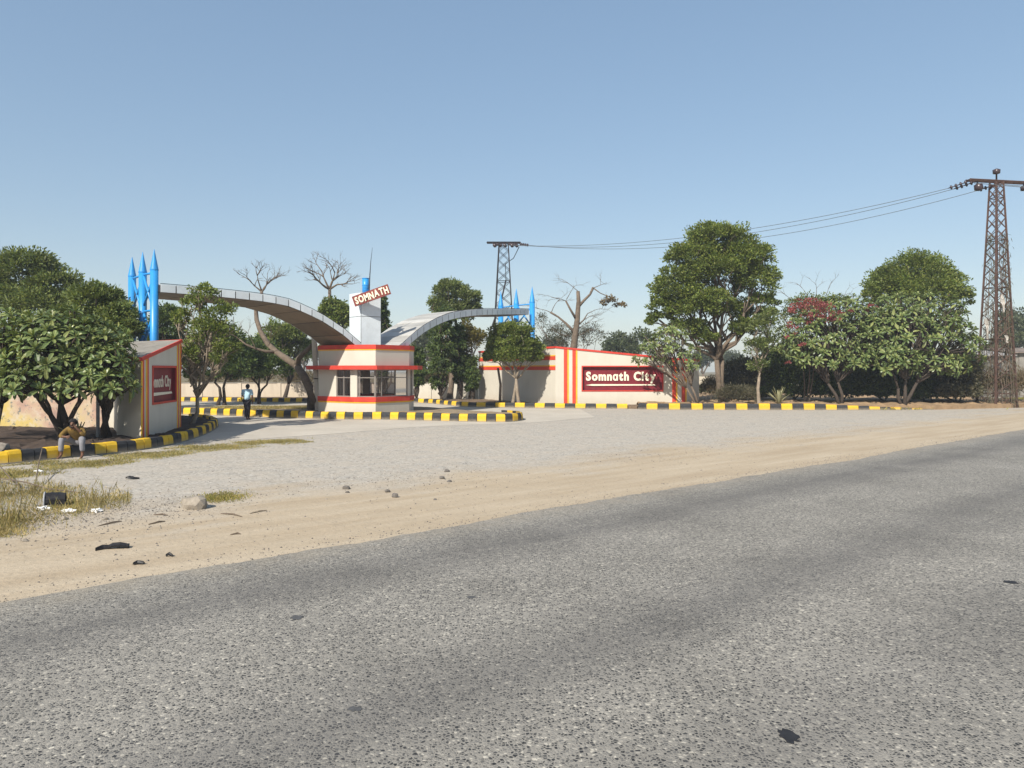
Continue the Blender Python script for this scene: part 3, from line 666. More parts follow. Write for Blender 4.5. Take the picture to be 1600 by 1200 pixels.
# ================================================================ POWER PYLONS
def pylon(label, base, H_, wb, wt, mat, arm_w, arm_rot, levels, fog_vine=False):
    e = empty('power_pylon', (base[0], base[1], 0), label, 'pylon'); bx_, by_ = base[0], base[1]
    ca, sa = math.cos(arm_rot), math.sin(arm_rot)
    def cr(k, z): 
        s_ = (wb+(wt-wb)*min(1, z/H_))/2; x, y = ((-s_, -s_), (s_, -s_), (s_, s_), (-s_, s_))[k]
        return (bx_+x*ca-y*sa, by_+x*sa+y*ca, z)
    for k in range(4):
        m = MB(); m.tube([cr(k, 0), cr(k, H_)], [.075, .055], 4); m.build('leg', mat, e)
    zs = [H_*(1-(1-i/levels)**1.18) for i in range(levels+1)]
    for i in range(levels):
        for k in range(4):
            k2 = (k+1) % 4; a_, b2 = (k, k2) if i % 2 else (k2, k)
            m = MB(); m.tube([cr(a_, zs[i]), cr(b2, zs[i+1])], .026, 4); m.build('brace', mat, e)
            m = MB(); m.tube([cr(b2, zs[i]), cr(a_, zs[i+1])], .022, 4); m.build('brace', mat, e)
        if i % 4 == 1:
            for k in range(4):
                m = MB(); m.tube([cr(k, zs[i]), cr((k+1) % 4, zs[i])], .03, 4); m.build('strut', mat, e)
    at = lambda u, v, z: (bx_+u*ca-v*sa, by_+u*sa+v*ca, z)
    arm = MB()
    for v in (-.16, .16): 
        q = [Vector(at(-arm_w, v, H_+.06)), Vector(at(arm_w, v, H_+.06))]; arm.tube(q, .085, 4)
    for u in np.linspace(-arm_w, arm_w, 7): arm.tube([at(u, -.16, H_+.06), at(u, .16, H_+.06)], .04, 4)
    ao = arm.build('cross_arm', mat, e)
    def insulator(p, q):
        p, q = Vector(p), Vector(q); m = MB(); pts = []; rad = []
        for k in range(4):
            u = .12+.22*k
            for du, r_ in ((0, .03), (.02, .12), (.09, .13), (.12, .035)): pts.append(p.lerp(q, u+du)); rad.append(r_)
        m.tube([p]+pts+[q], [.02]+rad+[.02], 10); m.build('insulator', porc, e, True)
    return e, at, insulator, H_
pyA, atA, insA, HA = pylon('near rusty lattice power pylon wrapped in dry creeper at the right', P(1557, 0, 45.5)[:2], 13.9, 1.5, .5, steel, 2.0, R(10), 19)
pyB, atB, insB, HB = pylon('far dark lattice power pylon behind the right arch', P(787, 0, 64)[:2], 13.3, 2.2, .8, steeld, 1.45, R(0), 13)
# pin insulator and drums on the near arm
m = MB(); q = atA(.0, 0, HA+.15); m.tube([q, (q[0], q[1], q[2]+.35), (q[0], q[1], q[2]+.4), (q[0], q[1], q[2]+.62), (q[0], q[1], q[2]+.7)], [.05, .05, .2, .22, .06], 12); m.build('pin_insulator', porc, pyA, True)
for u, dz in ((-1.35, -.45), (1.95, -.35)):
    q = atA(u, 0, HA+.05); m = MB(); m.tube([q, (q[0], q[1], q[2]+dz*.4), (q[0]+.04, q[1], q[2]+dz*.5), (q[0]+.1, q[1], q[2]+dz*1.2), (q[0]+.12, q[1], q[2]+dz*1.4)], [.04, .05, .24, .26, .05], 12); m.build('disc_insulator', porc, pyA, True)
dirw = Vector(atB(1.2, 0, HB))-Vector(atA(-1.8, 0, HA)); dirw.normalize()
ends = []
for ua, ub, dz in ((-1.9, -.9, 0), (-1.5, .3, -.02), (.2, 1.35, -.05)):
    pa = Vector(atA(ua, 0, HA+dz)); pb = Vector(atB(ub, 0, HB-.05)); d = (pb-pa).normalized()
    ia = pa+d*1.15-Vector((0, 0, .28)); ib = pb-d*1.0-Vector((0, 0, .22)); insA(tuple(pa), tuple(ia)); insB(tuple(pb), tuple(ib)); ends.append((ia, ib))
for k, (ia, ib) in enumerate(ends):
    pts = []
    for i in range(31):
        u = i/30; q = ia.lerp(ib, u); q.z -= 4*1.55*u*(1-u)*(.75+.12*k); pts.append(tuple(q))
    m = MB(); m.tube(pts, .018, 5); tag(m.build('power_line', wirem), ['highest', 'middle', 'lowest'][k]+' of the three sagging wires strung between the two pylons', 'wire', 'wires between the pylons')
for k, (u, tgt) in enumerate(((-1.6, (47, 33, 10.2)), (.1, (52, 37, 11.4)), (1.9, (53, 41, 12.6)))):
    pa = Vector(atA(u, 0, HA-.1)); pb = Vector(tgt); pts = []
    for i in range(17):
        w_ = i/16; q = pa.lerp(pb, w_); q.z -= 4*.5*w_*(1-w_); pts.append(tuple(q))
    m = MB(); m.tube(pts, .02, 5); tag(m.build('power_line', wirem), ['lowest', 'middle', 'highest'][k]+' of the wires leaving the near pylon towards the right edge', 'wire', 'wires leaving to the right')
for u in (-1.0, -.55, -.1, .5, .9):
    q = atB(u, -.2, HB); m = MB(); m.tube([q, (q[0]+.1, q[1], q[2]-.1), (q[0]+.15, q[1], q[2]-.14), (q[0]+.3, q[1], q[2]-.3), (q[0]+.36, q[1], q[2]-.34)], [.03, .05, .15, .15, .04], 10); m.build('disc_insulator', porc, pyB, True)
# jumpers under the far arm
m = MB(); q0 = Vector(atB(1.35, 0, HB-.3)); q1 = Vector(atB(.2, 0, HB-3.2))
m.tube([tuple(q0), tuple(q0+Vector((-.5, 0, -1.0))), tuple(q0+Vector((-1.2, -.2, -1.5))), tuple(q1)], .035, 5)
q2 = Vector(atB(-.2, -.3, HB-5)); m.tube([tuple(q1), tuple(q2), tuple(Vector(atB(-1.2, -.5, 5.5))), tuple(Vector(atB(-1.9, -.5, 0)))], .07, 5); m.build('cable', steeld, pyB)
ragm = M('dirty cloth', (.46, .43, .39), .9, .3, 6)
# rags caught on the near pylon
for k, (px, y0, y1, wd, lab) in enumerate(((1566, 460, 488, 6, 'long white rag hanging high on the near pylon'), (1541, 498, 530, 5, 'pale orange and white rag on the left leg of the near pylon'), (1572, 524, 536, 6, 'small white rag low on the right leg of the near pylon'))):
    bm = bmesh.new(); rows = []
    for i in range(9):
        u = i/8; c_ = P(px+u*2, y0+(y1-y0)*u, 44.4); ww = wd*.027*(.25+.9*math.sin(math.pi*min(1, u*.9+.12)))
        rows.append([bm.verts.new((c_[0]+ww*(j/4-.5), c_[1]+.09*math.sin(j*2.1+i*.8+k), c_[2])) for j in range(5)])
    for i in range(8):
        for j in range(4): bm.faces.new((rows[i][j], rows[i][j+1], rows[i+1][j+1], rows[i+1][j]))
    me = bpy.data.meshes.new('hanging_rag'); bm.to_mesh(me); bm.free(); me.materials.append(ragm); o = link('hanging_rag', me); o.modifiers.new('s', 'SOLIDIFY').thickness = .01; tag(o, lab, 'rag')

# ================================================================ VEGETATION
def rand_dirs(n_):
    v = nr.normal(size=(n_, 3)); return v/np.linalg.norm(v, axis=1)[:, None]
def leaf_mesh(name, centers, dirs, length, width, mat, parent, fold=.12, kind=None):
    """one folded diamond per leaf: 4 vertices, 2 triangles"""
    n_ = len(centers); side = np.cross(dirs, rand_dirs(n_)); side /= np.linalg.norm(side, axis=1)[:, None]+1e-9
    up = np.cross(side, dirs); L = length*nr.uniform(.7, 1.25, n_)[:, None]; W = width*nr.uniform(.7, 1.25, n_)[:, None]
    v = np.empty((n_, 4, 3)); v[:, 0] = centers; mid = centers+dirs*L*.5
    v[:, 1] = mid+side*W*.5+up*W*fold; v[:, 2] = centers+dirs*L-up*L*.08; v[:, 3] = mid-side*W*.5+up*W*fold
    me = bpy.data.meshes.new(name); me.vertices.add(n_*4); me.loops.add(n_*6); me.polygons.add(n_*2)
    me.vertices.foreach_set('co', (v.reshape(-1, 3)-np.array(wl(parent))).astype(np.float32).ravel())
    idx = (np.arange(n_)*4)[:, None]+np.array([0, 1, 2, 0, 2, 3]); me.loops.foreach_set('vertex_index', idx.astype(np.int32).ravel())
    me.polygons.foreach_set('loop_start', np.arange(0, n_*6, 3, dtype=np.int32)); me.polygons.foreach_set('loop_total', np.full(n_*2, 3, np.int32))
    me.update(calc_edges=True); me.materials.append(mat)
    o = link(name, me, parent)
    if kind: o['kind'] = kind
    return o
def crown_points(blobs, nleaf, clump=.3, per=60, droop=0., inner=.35, upb=.25):
    """blobs -> clumps on their shells -> leaves on the clumps; returns centres and directions"""
    vol = np.array([(b[3]*b[4]*b[5])**(2/3) for b in blobs]); vol = vol/vol.sum(); C = []; D = []; tips = []
    ncl = max(4, nleaf//per)
    for b, f in zip(blobs, vol):
        k = max(3, int(ncl*f)); d = rand_dirs(k); d[:, 2] = np.where(d[:, 2] < -.45, -d[:, 2]*.6, d[:, 2])
        rad = nr.uniform(inner, 1.0, k)**.5; c_ = np.array(b[:3]); r3 = np.array(b[3:6]); cp = c_+d*r3*rad[:, None]*.92
        cr = clump*float(np.mean(r3))*nr.uniform(.55, 1.15, k)
        tips += [tuple(q) for q in cp[:14]]
        ln = rand_dirs(k*per).reshape(k, per, 3); ln[:, :, 2] = ln[:, :, 2]*.8+upb
        rr_ = nr.uniform(.45, 1.05, (k, per, 1))
        lp = cp[:, None, :]+ln*rr_*cr[:, None, None]*np.array([1.15, 1.15, .75])
        ld = ln*.7+d[:, None, :]*.5+nr.normal(size=(k, per, 3))*.45; ld[:, :, 2] -= droop
        ld /= np.linalg.norm(ld, axis=2)[:, :, None]+1e-9
        C.append(lp.reshape(-1, 3)); D.append(ld.reshape(-1, 3))
    return np.concatenate(C), np.concatenate(D), tips
def limb(m, p, q, r0, r1, wob=.12, seg=5, n_=6, rr=rnd):
    p, q = Vector(p), Vector(q); L = (q-p).length; pts = []
    for i in range(seg+1):
        u = i/seg; v = p.lerp(q, u)
        if 0 < i < seg: v += Vector((rr.gauss(0, 1), rr.gauss(0, 1), rr.gauss(0, .6)))*wob*L*.22
        v.z += .0
        pts.append(tuple(v))
    m.tube(pts, [r0+(r1-r0)*i/seg for i in range(seg+1)], n_); return pts
def tree(name, label, cat, base, blobs, nleaf, leaf=(.16, .09), mat=None, bmat=None, r_=.16, stems=1, fork=.35, clump=.3, per=60, droop=0., group=None, inner=.35, twigs=4, upb=.25, lean=None):
    e = empty(name, base, label, cat, group); bmat = bmat or bark
    C, D, tips = crown_points(blobs, nleaf, clump, per, droop, inner, upb)
    m = MB(); zmin = min(b[2]-b[5] for b in blobs); big = max(blobs, key=lambda b: b[3]*b[5])
    top = Vector((big[0], big[1], big[2])); B0 = Vector(base)
    if twigs >= 0:
        for s_ in range(stems):
            b0 = B0+Vector((rnd.uniform(-.18, .18), rnd.uniform(-.12, .12), 0))*(stems > 1)*1.4; b0.z = B0.z-.1
            fk = B0.lerp(top, fork)+Vector((rnd.gauss(0, .12), rnd.gauss(0, .12), 0))*(1+stems*.5)
            if lean: fk += Vector(lean)
            rs = r_/(stems**.5); m.tube([tuple(b0), tuple(b0+Vector((0, 0, .15))), tuple(b0.lerp(fk, .5)+Vector((rnd.gauss(0, .06), rnd.gauss(0, .06), 0))), tuple(fk)], [rs*1.45, rs*1.1, rs*.9, rs*.75], 9)
            mine = [b for i, b in enumerate(blobs) if i % stems == s_] or [rnd.choice(blobs)]
            for b in mine:
                c_ = Vector(b[:3]); pts = limb(m, fk, c_, rs*.62, rs*.3, .25)
                for k in range(twigs):
                    d = Vector((rnd.gauss(0, 1), rnd.gauss(0, 1), rnd.uniform(-.2, 1.2))).normalized()
                    limb(m, pts[rnd.choice((2, 3, 4))], c_+Vector((d.x*b[3], d.y*b[4], d.z*b[5]))*.85, rs*.28, .012, .3, 4, 5)
        m.build('trunk', bmat, e, True)
    leaf_mesh('crown', C, D, leaf[0], leaf[1], mat, e)
    return e
def B(px, py, Y, rx, rz, ry=None):  # crown lobe by bearing; radii in photo pixels
    c_ = P(px, py, Y); k = Y/FPX; return (c_[0], c_[1], c_[2], rx*k, (ry or rx)*k*.95, rz*k)
def gz(px, Y, z=0): return ((px-800)*Y/FPX, Y, z)

# --- left: background trees over the painted wall
tree('neem_tree', 'tall dense tree at the left edge towering above the plumerias', 'tree', gz(40, 38), [B(45, 425, 38, 52, 38), B(85, 450, 37.5, 38, 34), B(10, 470, 37.5, 45, 45), B(60, 490, 37, 62, 42), B(-30, 450, 38, 40, 50)], 26000, (.19, .085), L_neem, barkd, .22)
tree('neem_tree', 'bushy tree between the left edge tree and the tall blue spires', 'tree', gz(150, 29.3), [B(150, 475, 29.3, 42, 32), B(182, 500, 29.2, 32, 30), B(120, 505, 29.3, 40, 34), B(160, 520, 29, 50, 30), B(203, 517, 29, 18, 24)], 21000, (.16, .07), L_neem, barkd, .16)
# slender many-stemmed tree in front of the left arch
tree('ficus_tree', 'slim many-branched tree at the tip of the left bed in front of the arch', 'tree', G(301, 663, .2), [B(318, 462, 28.3, 22, 24), B(300, 480, 28.3, 20, 22), B(345, 495, 28.3, 24, 26), B(280, 500, 28.2, 16, 24), B(330, 520, 28, 38, 30), B(352, 555, 28, 24, 30), B(292, 560, 28, 17, 30)], 6000, (.13, .06), L_ficus, barkp, .085, 1, .3, .34, 40, twigs=9)
m = MB(); rr = random.Random(3); b0 = Vector(G(301, 663, .2))
for k in range(34):
    s_ = b0+Vector((rr.gauss(0, .06), rr.gauss(0, .06), rr.uniform(1.3, 2.1))); a_ = rr.uniform(0, 2*math.pi); h = rr.uniform(1.2, 2.9)
    q = s_+Vector((.35+math.cos(a_)*.75*h*.42, math.sin(a_)*.6*h*.4, h)); limb(m, s_, q, .03, .008, .2, 5, 5, rr)
bt = [o for o in bpy.data.objects if o.get('label', '').startswith('slim many')][0]; m.build('bare_branches', barkp, bt, True)
# dark round trees inside the gate
for k, (px, Y, blobs, lab) in enumerate((
    (262, 46, [(262, 510, 26, 36), (250, 545, 30, 36), (280, 560, 26, 40)], 'dark tree right behind the tall blue spires'),
    (345, 48, [(345, 545, 40, 40), (320, 575, 34, 34), (365, 575, 38, 30)], 'dark round tree behind the slim tree of the left bed'),
    (405, 50, [(400, 560, 34, 34), (425, 575, 34, 28), (385, 580, 30, 26)], 'dark round tree behind the walking man'),
    (445, 56, [(440, 525, 34, 28), (462, 548, 30, 34), (425, 545, 30, 30), (470, 510, 22, 18)], 'lighter green tree seen under the left arch'))):
    tree('garden_tree', lab, 'tree', gz(px, Y, .1), [B(a_, b_2, Y+rnd.uniform(-1, 1), c_, d_) for a_, b_2, c_, d_ in blobs], 12000, (.2, .11), L_dark if k < 3 else L_ficus, barkd, .16, 2 if k in (1, 2) else 1, .3, .3, 50, group='trees inside the gate')
# leaning lopped tree beside the gatehouse
LT = empty('leaning_tree', G(488, 641, .26), 'bare leaning tree with lopped limbs beside the gatehouse post', 'tree')
YT = 37.6
m = MB()
def pl(pts, r_): m.tube([P(*p) for p in pts], r_, 9)
q0 = G(488, 641, .2); q0 = (q0[0], q0[1], .1)
m.tube([q0, P(487, 625, 36.8), P(483, 605, 37), P(475, 588, 37.3), P(464, 572, 37.7)], [.30, .23, .21, .2, .19], 10)
pl([(464, 572, 37.7), (448, 561, 38.2), (432, 550, 38.8), (418, 537, 39.2), (407, 518, 39.6), (401, 500, 39.8), (400, 486, 40), (408, 470, 40.2), (409, 455, 40.4)], [.19, .17, .15, .14, .13, .12, .11, .09, .08])
pl([(464, 572, 37.7), (467, 560, 37.5), (474, 552, 37.4), (484, 543, 37.3), (490, 537, 37.3)], [.17, .14, .12, .11, .10])
pl([(432, 550, 38.8), (415, 549, 38.6), (400, 545, 38.4), (384, 538, 38.2), (374, 530, 38.2)], [.09, .075, .06, .05, .03])
m.build('trunk', bark, LT, True)
m = MB(); rr = random.Random(9)
def twig(p, d, L, r_, depth):
    pts = [p]; q = Vector(p)
    for i in range(4):
        d = (d+Vector((rr.gauss(0, .16), rr.gauss(0, .16), rr.gauss(0, .12)))).normalized(); q = q+d*L/4; pts.append(tuple(q))
    m.tube(pts, [r_*(1-.16*i) for i in range(5)], 5)
    if depth:
        for k in range(rr.choice((2, 3, 3))):
            s_ = Vector(pts[rr.choice((2, 3, 4))]); a_ = rr.uniform(0, 6.28); dd = (d+Vector((math.cos(a_)*.75, math.sin(a_)*.6, rr.uniform(-.2, .35)))).normalized()
            twig(tuple(s_), dd, L*rr.uniform(.55, .8), r_*.55, depth-1)
p_ = P(409, 456, 40.4)
for dx, dz in ((-.8, .75), (-.1, 1), (.75, .8), (.3, .95)): twig(p_, Vector((dx, rr.uniform(-.3, .3), dz)).normalized(), .95, .05, 3)
m.build('branches', bark, LT, True); m = MB()
for px, py, dx in ((380, 535, -.6), (400, 545, -.4), (374, 530, -.9), (420, 540, .2)): twig(P(px, py, 38.3), Vector((dx, -.2, .7)).normalized(), .9, .025, 3)
m.build('side_branches', bark, LT, True)
# bare tree behind the tower
def bare_tree(label, base, fork, rT, dirs, L, depth, mat=bark, seed=1):
    global m, rr
    e = empty('bare_tree', base, label, 'tree'); m = MB(); rr = random.Random(seed)
    m.tube([(base[0], base[1], base[2]-.1), tuple(Vector(base).lerp(Vector(fork), .5)+Vector((.1, 0, 0))), fork], [rT*1.3, rT, rT*.7], 8); m.build('trunk', mat, e, True)
    m = MB()
    for d in dirs: twig(fork, Vector(d).normalized(), L, rT*.55, depth)
    m.build('branches', mat, e, True); return e
bare_tree('bare wispy tree rising above the creeper tree behind the tower', gz(515, 54), P(515, 452, 54), .16, [(-.9, 0, .6), (-.4, .3, 1), (.3, -.2, 1), (.9, .1, .75), (0, .3, 1), (-.7, -.3, .35)], 1.35, 4, bark, 4)
tree('creeper_tree', 'tree smothered in green creeper left of the tower', 'tree', gz(524, 52), [B(522, 485, 52, 20, 22), B(530, 505, 52, 18, 26), B(512, 510, 52, 16, 26), B(525, 540, 52, 22, 26)], 11000, (.2, .12), L_ficus, barkd, .2, clump=.36, droop=.6)
# drooping narrow trees
for px, Y, y0, y1, wpx, lab in ((598, 50, 462, 600, 8, 'narrow drooping tree seen just right of the tower'), (652, 52, 545, 612, 10, 'narrow drooping tree right of the gatehouse corner'), (690, 52, 490, 612, 19, 'dark drooping tree under the right arch'), (736, 53, 560, 618, 11, 'dark slender tree at the end of the low wall'), (716, 53, 510, 606, 10, 'drooping tree with hanging leaves below the right arch')):
    bl = []; k = max(3, int((y1-y0)/(wpx*1.1)))
    for i in range(k):
        u = i/(k-1); bl.append(B(px+rnd.uniform(-.3, .3)*wpx, y0+(y1-y0-20)*u+6, Y+rnd.uniform(-.3, .3), wpx*(.55+.6*math.sin(math.pi*min(1, u*.8+.15))), wpx*1.1))
    tree('drooping_tree', lab, 'tree', gz(px, Y, .1), bl, 7000, (.24, .09), L_dark, barkd, .13, 1, .1, .4, 40, 1.0, 'drooping trees by the low wall', twigs=1)
tree('shade_tree', 'tall feathery tree rising above the right arch', 'tree', gz(702, 56), [B(700, 455, 56, 26, 20), B(728, 468, 56, 24, 20), B(688, 478, 56, 20, 20), B(712, 490, 56, 34, 20), B(735, 482, 56, 18, 14)], 16000, (.2, .09), L_neem, bark, .24, group='tall trees')
tree('yellowing_tree', 'small yellow-green tree under the right arch', 'tree', gz(733, 54), [B(735, 535, 54, 18, 18), B(722, 552, 54, 14, 16), B(745, 525, 54, 14, 14), B(730, 520, 54, 10, 18)], 6000, (.17, .085), L_yel, bark, .1, clump=.35, per=40)
tree('round_tree', 'round leafy tree in front of the wing of the right sign wall', 'tree', (.28, 45.6, .16), [B(800, 525, 45.5, 38, 25, 30), B(780, 548, 45.5, 24, 22), B(822, 545, 45.5, 26, 24), B(800, 556, 45.4, 42, 20, 30), B(770, 558, 45.5, 14, 14), B(835, 560, 45.5, 14, 14)], 22000, (.15, .09), L_ficus, barkp, .15, 2, .38, .28, 60)
m = MB(); m.tube([gz(781, 45.9, .05), P(782, 600, 45.9), P(778, 575, 45.8)], [.10, .08, .07], 8)
rt = [o for o in bpy.data.objects if o.get('label', '').startswith('round leafy')][0]; m.build('stem', bark, rt, True)
# lopped tree behind the right wall
LP_ = empty('lopped_tree', gz(897, 53), 'lopped grey tree with stub limbs behind the right sign wall', 'tree')
m = MB(); pl = lambda pts, r_: m.tube([P(*p) for p in pts], r_, 8)
m.tube([gz(895, 53, -.1), P(896, 545, 53), P(902, 500, 53), P(904, 470, 53), P(903, 455, 53)], [.32, .26, .2, .15, .13], 9)
pl([(903, 480, 53), (912, 470, 53), (922, 460, 53), (927, 449, 53)], [.12, .1, .085, .09]); pl([(898, 520, 53), (885, 506, 53.2), (872, 495, 53.4), (860, 488, 53.5)], [.12, .09, .07, .08])
pl([(901, 500, 53), (892, 485, 52.8), (884, 470, 52.7)], [.1, .075, .06]); pl([(903, 508, 53), (912, 500, 53), (918, 490, 53)], [.07, .05, .03])
pl([(927, 450, 53), (938, 458, 53), (950, 463, 53), (962, 470, 53), (970, 478, 53)], [.05, .035, .028, .02, .012])
m.build('trunk', bark, LP_, True)
m = MB(); rr = random.Random(12)
for px, py, dx in ((927, 450, .9), (903, 455, -.3), (884, 470, -.8), (885, 468, .2), (860, 488, -.7), (862, 487, .1), (912, 500, .7), (898, 515, .8), (918, 490, .6), (890, 525, -.5), (902, 525, .5)): twig(P(px, py, 53), Vector((dx, 0, .3)).normalized(), 1.15, .03, 3)
m.build('branches', bark, LP_, True)
bl = [B(955, 468, 53, 14, 5), B(966, 476, 53, 9, 10), B(944, 474, 53, 7, 5)]
C, D, _ = crown_points(bl, 420, .5, 30, .9, .1); leaf_mesh('dry_leaves', C, D, .2, .1, L_dry, LP_)
tree('wispy_bush', 'grey leafless-looking bush under the lopped tree', 'bush', gz(900, 56), [B(870, 525, 56, 22, 22), B(925, 525, 56, 22, 20), B(895, 530, 56, 30, 20), B(845, 510, 56, 10, 26)], 3600, (.16, .05), L_grey, bark, .1, 3, .2, .4, 30, twigs=8)
# plumeria rosettes ------------------------------------------------
def rosette_mesh(seed, L=.34, n_=17):
    rr = random.Random(seed); vv = []; ff = []
    for k in range(n_):
        az = k*2.399+rr.uniform(-.25, .25); el = R(76-(k/n_)*98+rr.uniform(-9, 9)); l = L*(.62+.5*(k/n_))*rr.uniform(.85, 1.12); wd = l*.155
        d = Vector((math.cos(az)*math.cos(el), math.sin(az)*math.cos(el), math.sin(el))); s_ = Vector((-math.sin(az), math.cos(az), rr.uniform(-.25, .25))).normalized(); up = s_.cross(d)*-1
        if up.z < 0: up = -up
        n0 = len(vv)
        st = [(0.04, .10, 0), (.35, .6, .04), (.7, 1.0, .01), (.92, .75, -.05), (1.0, 0.14, -.09)]
        for u, ww, dz in st:
            c_ = d*l*u+Vector((0, 0, dz*l*1.3)); vv += [tuple(c_+s_*wd*ww+up*wd*.35*ww), tuple(c_), tuple(c_-s_*wd*ww+up*wd*.35*ww)]
        for i in range(4):
            q = n0+i*3; ff += [(q, q+3, q+4, q+1), (q+1, q+4, q+5, q+2)]
    me = bpy.data.meshes.new('leaf_rosette'); me.from_pydata(vv, [], ff); me.update(); me.materials.append(L_plum); return me
ROS = [rosette_mesh(s_) for s_ in range(6)]
def plumeria(label, base, blobs, nros, scale, stems, bmat=barkd, fork=.35, group=None, seed=1, r_=.09, minz=-.35):
    e = empty('plumeria_tree', base, label, 'tree', group); rr = random.Random(seed); mm = MB(); B0 = Vector(base); forks = []
    cx = sum(b[0] for b in blobs)/len(blobs); cy = sum(b[1] for b in blobs)/len(blobs)
    zmn = min(b[2]-b[5] for b in blobs)
    for s_ in range(stems):
        b = blobs[s_ % len(blobs)]; f = B0.lerp(Vector((b[0], b[1], b[2])), fork+rr.uniform(-.05, .1)); b0 = B0+Vector((rr.uniform(-.1, .1), rr.uniform(-.1, .1), -.12))
        mm.tube([tuple(b0), tuple(b0.lerp(f, .5)+Vector((rr.gauss(0, .09), rr.gauss(0, .06), 0))), tuple(f)], [r_*1.3, r_, r_*.8], 8); forks.append(f); limb(mm, f, (b[0], b[1], b[2]+b[5]*.4), r_*.7, r_*.3, .12, 4, 6, rr)
    pts = []; tries = 0; dmin = .5*scale*.66
    tot = sum(b[3]*b[5] for b in blobs)
    while len(pts) < nros and tries < 6000:
        tries += 1; x = rr.uniform(0, tot); b = blobs[-1]
        for bb in blobs:
            x -= bb[3]*bb[5]
            if x <= 0: b = bb; break
        d = Vector((rr.gauss(0, 1), rr.gauss(0, 1), rr.gauss(0, 1))).normalized()
        if d.z < minz: continue
        k = rr.uniform(.62, 1.16); q = Vector((b[0]+d.x*b[3]*k, b[1]+d.y*b[4]*k, b[2]+d.z*b[5]*k))
        if any((q-o[0]).length < dmin for o in pts): continue
        inside = any(((q.x-c_[0])/c_[3])**2+((q.y-c_[1])/c_[4])**2+((q.z-c_[2])/c_[5])**2 < .42 for c_ in blobs)
        if inside: continue
        pts.append((q, d, b))
    mids = {}
    for q, d, b in pts:
        f = min(forks, key=lambda v: (v-q).length); key = (id(b), int((math.atan2(d.y, d.x)+math.pi)*1.3))
        if key not in mids:
            mp = f.lerp(Vector(b[:3]), .7)+Vector((d.x*b[3], d.y*b[4], 0))*.3; mids[key] = mp; limb(mm, f, mp, r_*.6, r_*.38, .12, 4, 6, rr)
        limb(mm, mids[key], q, r_*.36, r_*.26, .1, 3, 5, rr)
        o = link('leaf_rosette', ROS[rr.randrange(6)], e, tuple(q-B0)); s_ = scale*rr.uniform(.72, 1.1); o.scale = (s_, s_, s_)
        ax = (Vector((0, 0, 1))*.75+d*1.05+Vector((rr.gauss(0, .2), rr.gauss(0, .2), 0))).normalized(); o.rotation_euler = (ax.to_track_quat('Z', 'Y').to_matrix() @ Matrix.Rotation(rr.uniform(0, 6.28), 3, 'Z')).to_euler()
    mm.build('trunk', bmat, e, True); return e
plumeria('broad-leaved plumeria cut by the left edge of the view', G(-15, 690, .2), [B(8, 570, 21.8, 55, 58), B(-50, 580, 22.5, 50, 50), B(30, 530, 22.6, 40, 40), B(20, 600, 21.4, 40, 32)], 120, 1.12, 3, group='plumerias in the left bed', seed=1)
plumeria('broad-leaved plumeria standing behind the seated man', G(95, 688, .2), [B(95, 560, 21.7, 62, 58), B(60, 600, 21.1, 45, 36), B(130, 603, 21.3, 45, 36), B(100, 525, 22.3, 60, 36)], 170, 1.12, 4, group='plumerias in the left bed', seed=2)
plumeria('broad-leaved plumeria leaning against the left sign wall', G(168, 684, .2), [B(168, 575, 21.6, 36, 48), B(150, 545, 22.2, 45, 36), B(180, 605, 21.1, 22, 30)], 100, 1.05, 2, group='plumerias in the left bed', seed=3)
plumeria('sparse plumeria before the outer end of the right sign wall', (11.0, 43.6, .3), [B(1030, 545, 43.9, 32, 26), B(1065, 560, 43.6, 28, 24), B(1010, 560, 44, 20, 18), B(1045, 525, 44, 30, 18), B(1078, 570, 43.5, 16, 16)], 85, 1.0, 2, bark, .3, seed=4, r_=.07)
plumeria('wide plumeria left of the hedge with red flowering climber behind', gz(1314, 43.4, .25), [B(1300, 530, 43.6, 55, 42, 34), B(1255, 535, 44, 34, 40, 34), B(1345, 525, 44, 45, 42, 34), B(1310, 500, 44.8, 60, 34, 40), B(1290, 560, 43.4, 40, 24, 30), B(1340, 560, 43.4, 30, 22, 30)], 290, 1.15, 2, barkd, .3, seed=5, r_=.09, minz=-.7)
plumeria('wide plumeria on twin trunks nearest the rusty pylon', gz(1412, 43.2, .25), [B(1420, 525, 43.5, 60, 45, 34), B(1470, 535, 43.6, 50, 42, 34), B(1380, 535, 43.6, 40, 42, 34), B(1440, 495, 44.8, 60, 34, 40), B(1505, 545, 44, 28, 34), B(1400, 490, 45, 45, 28, 40), B(1460, 565, 43.4, 45, 26, 30), B(1395, 562, 43.4, 34, 24, 30)], 300, 1.28, 3, barkd, .3, seed=6, r_=.10, minz=-.7)
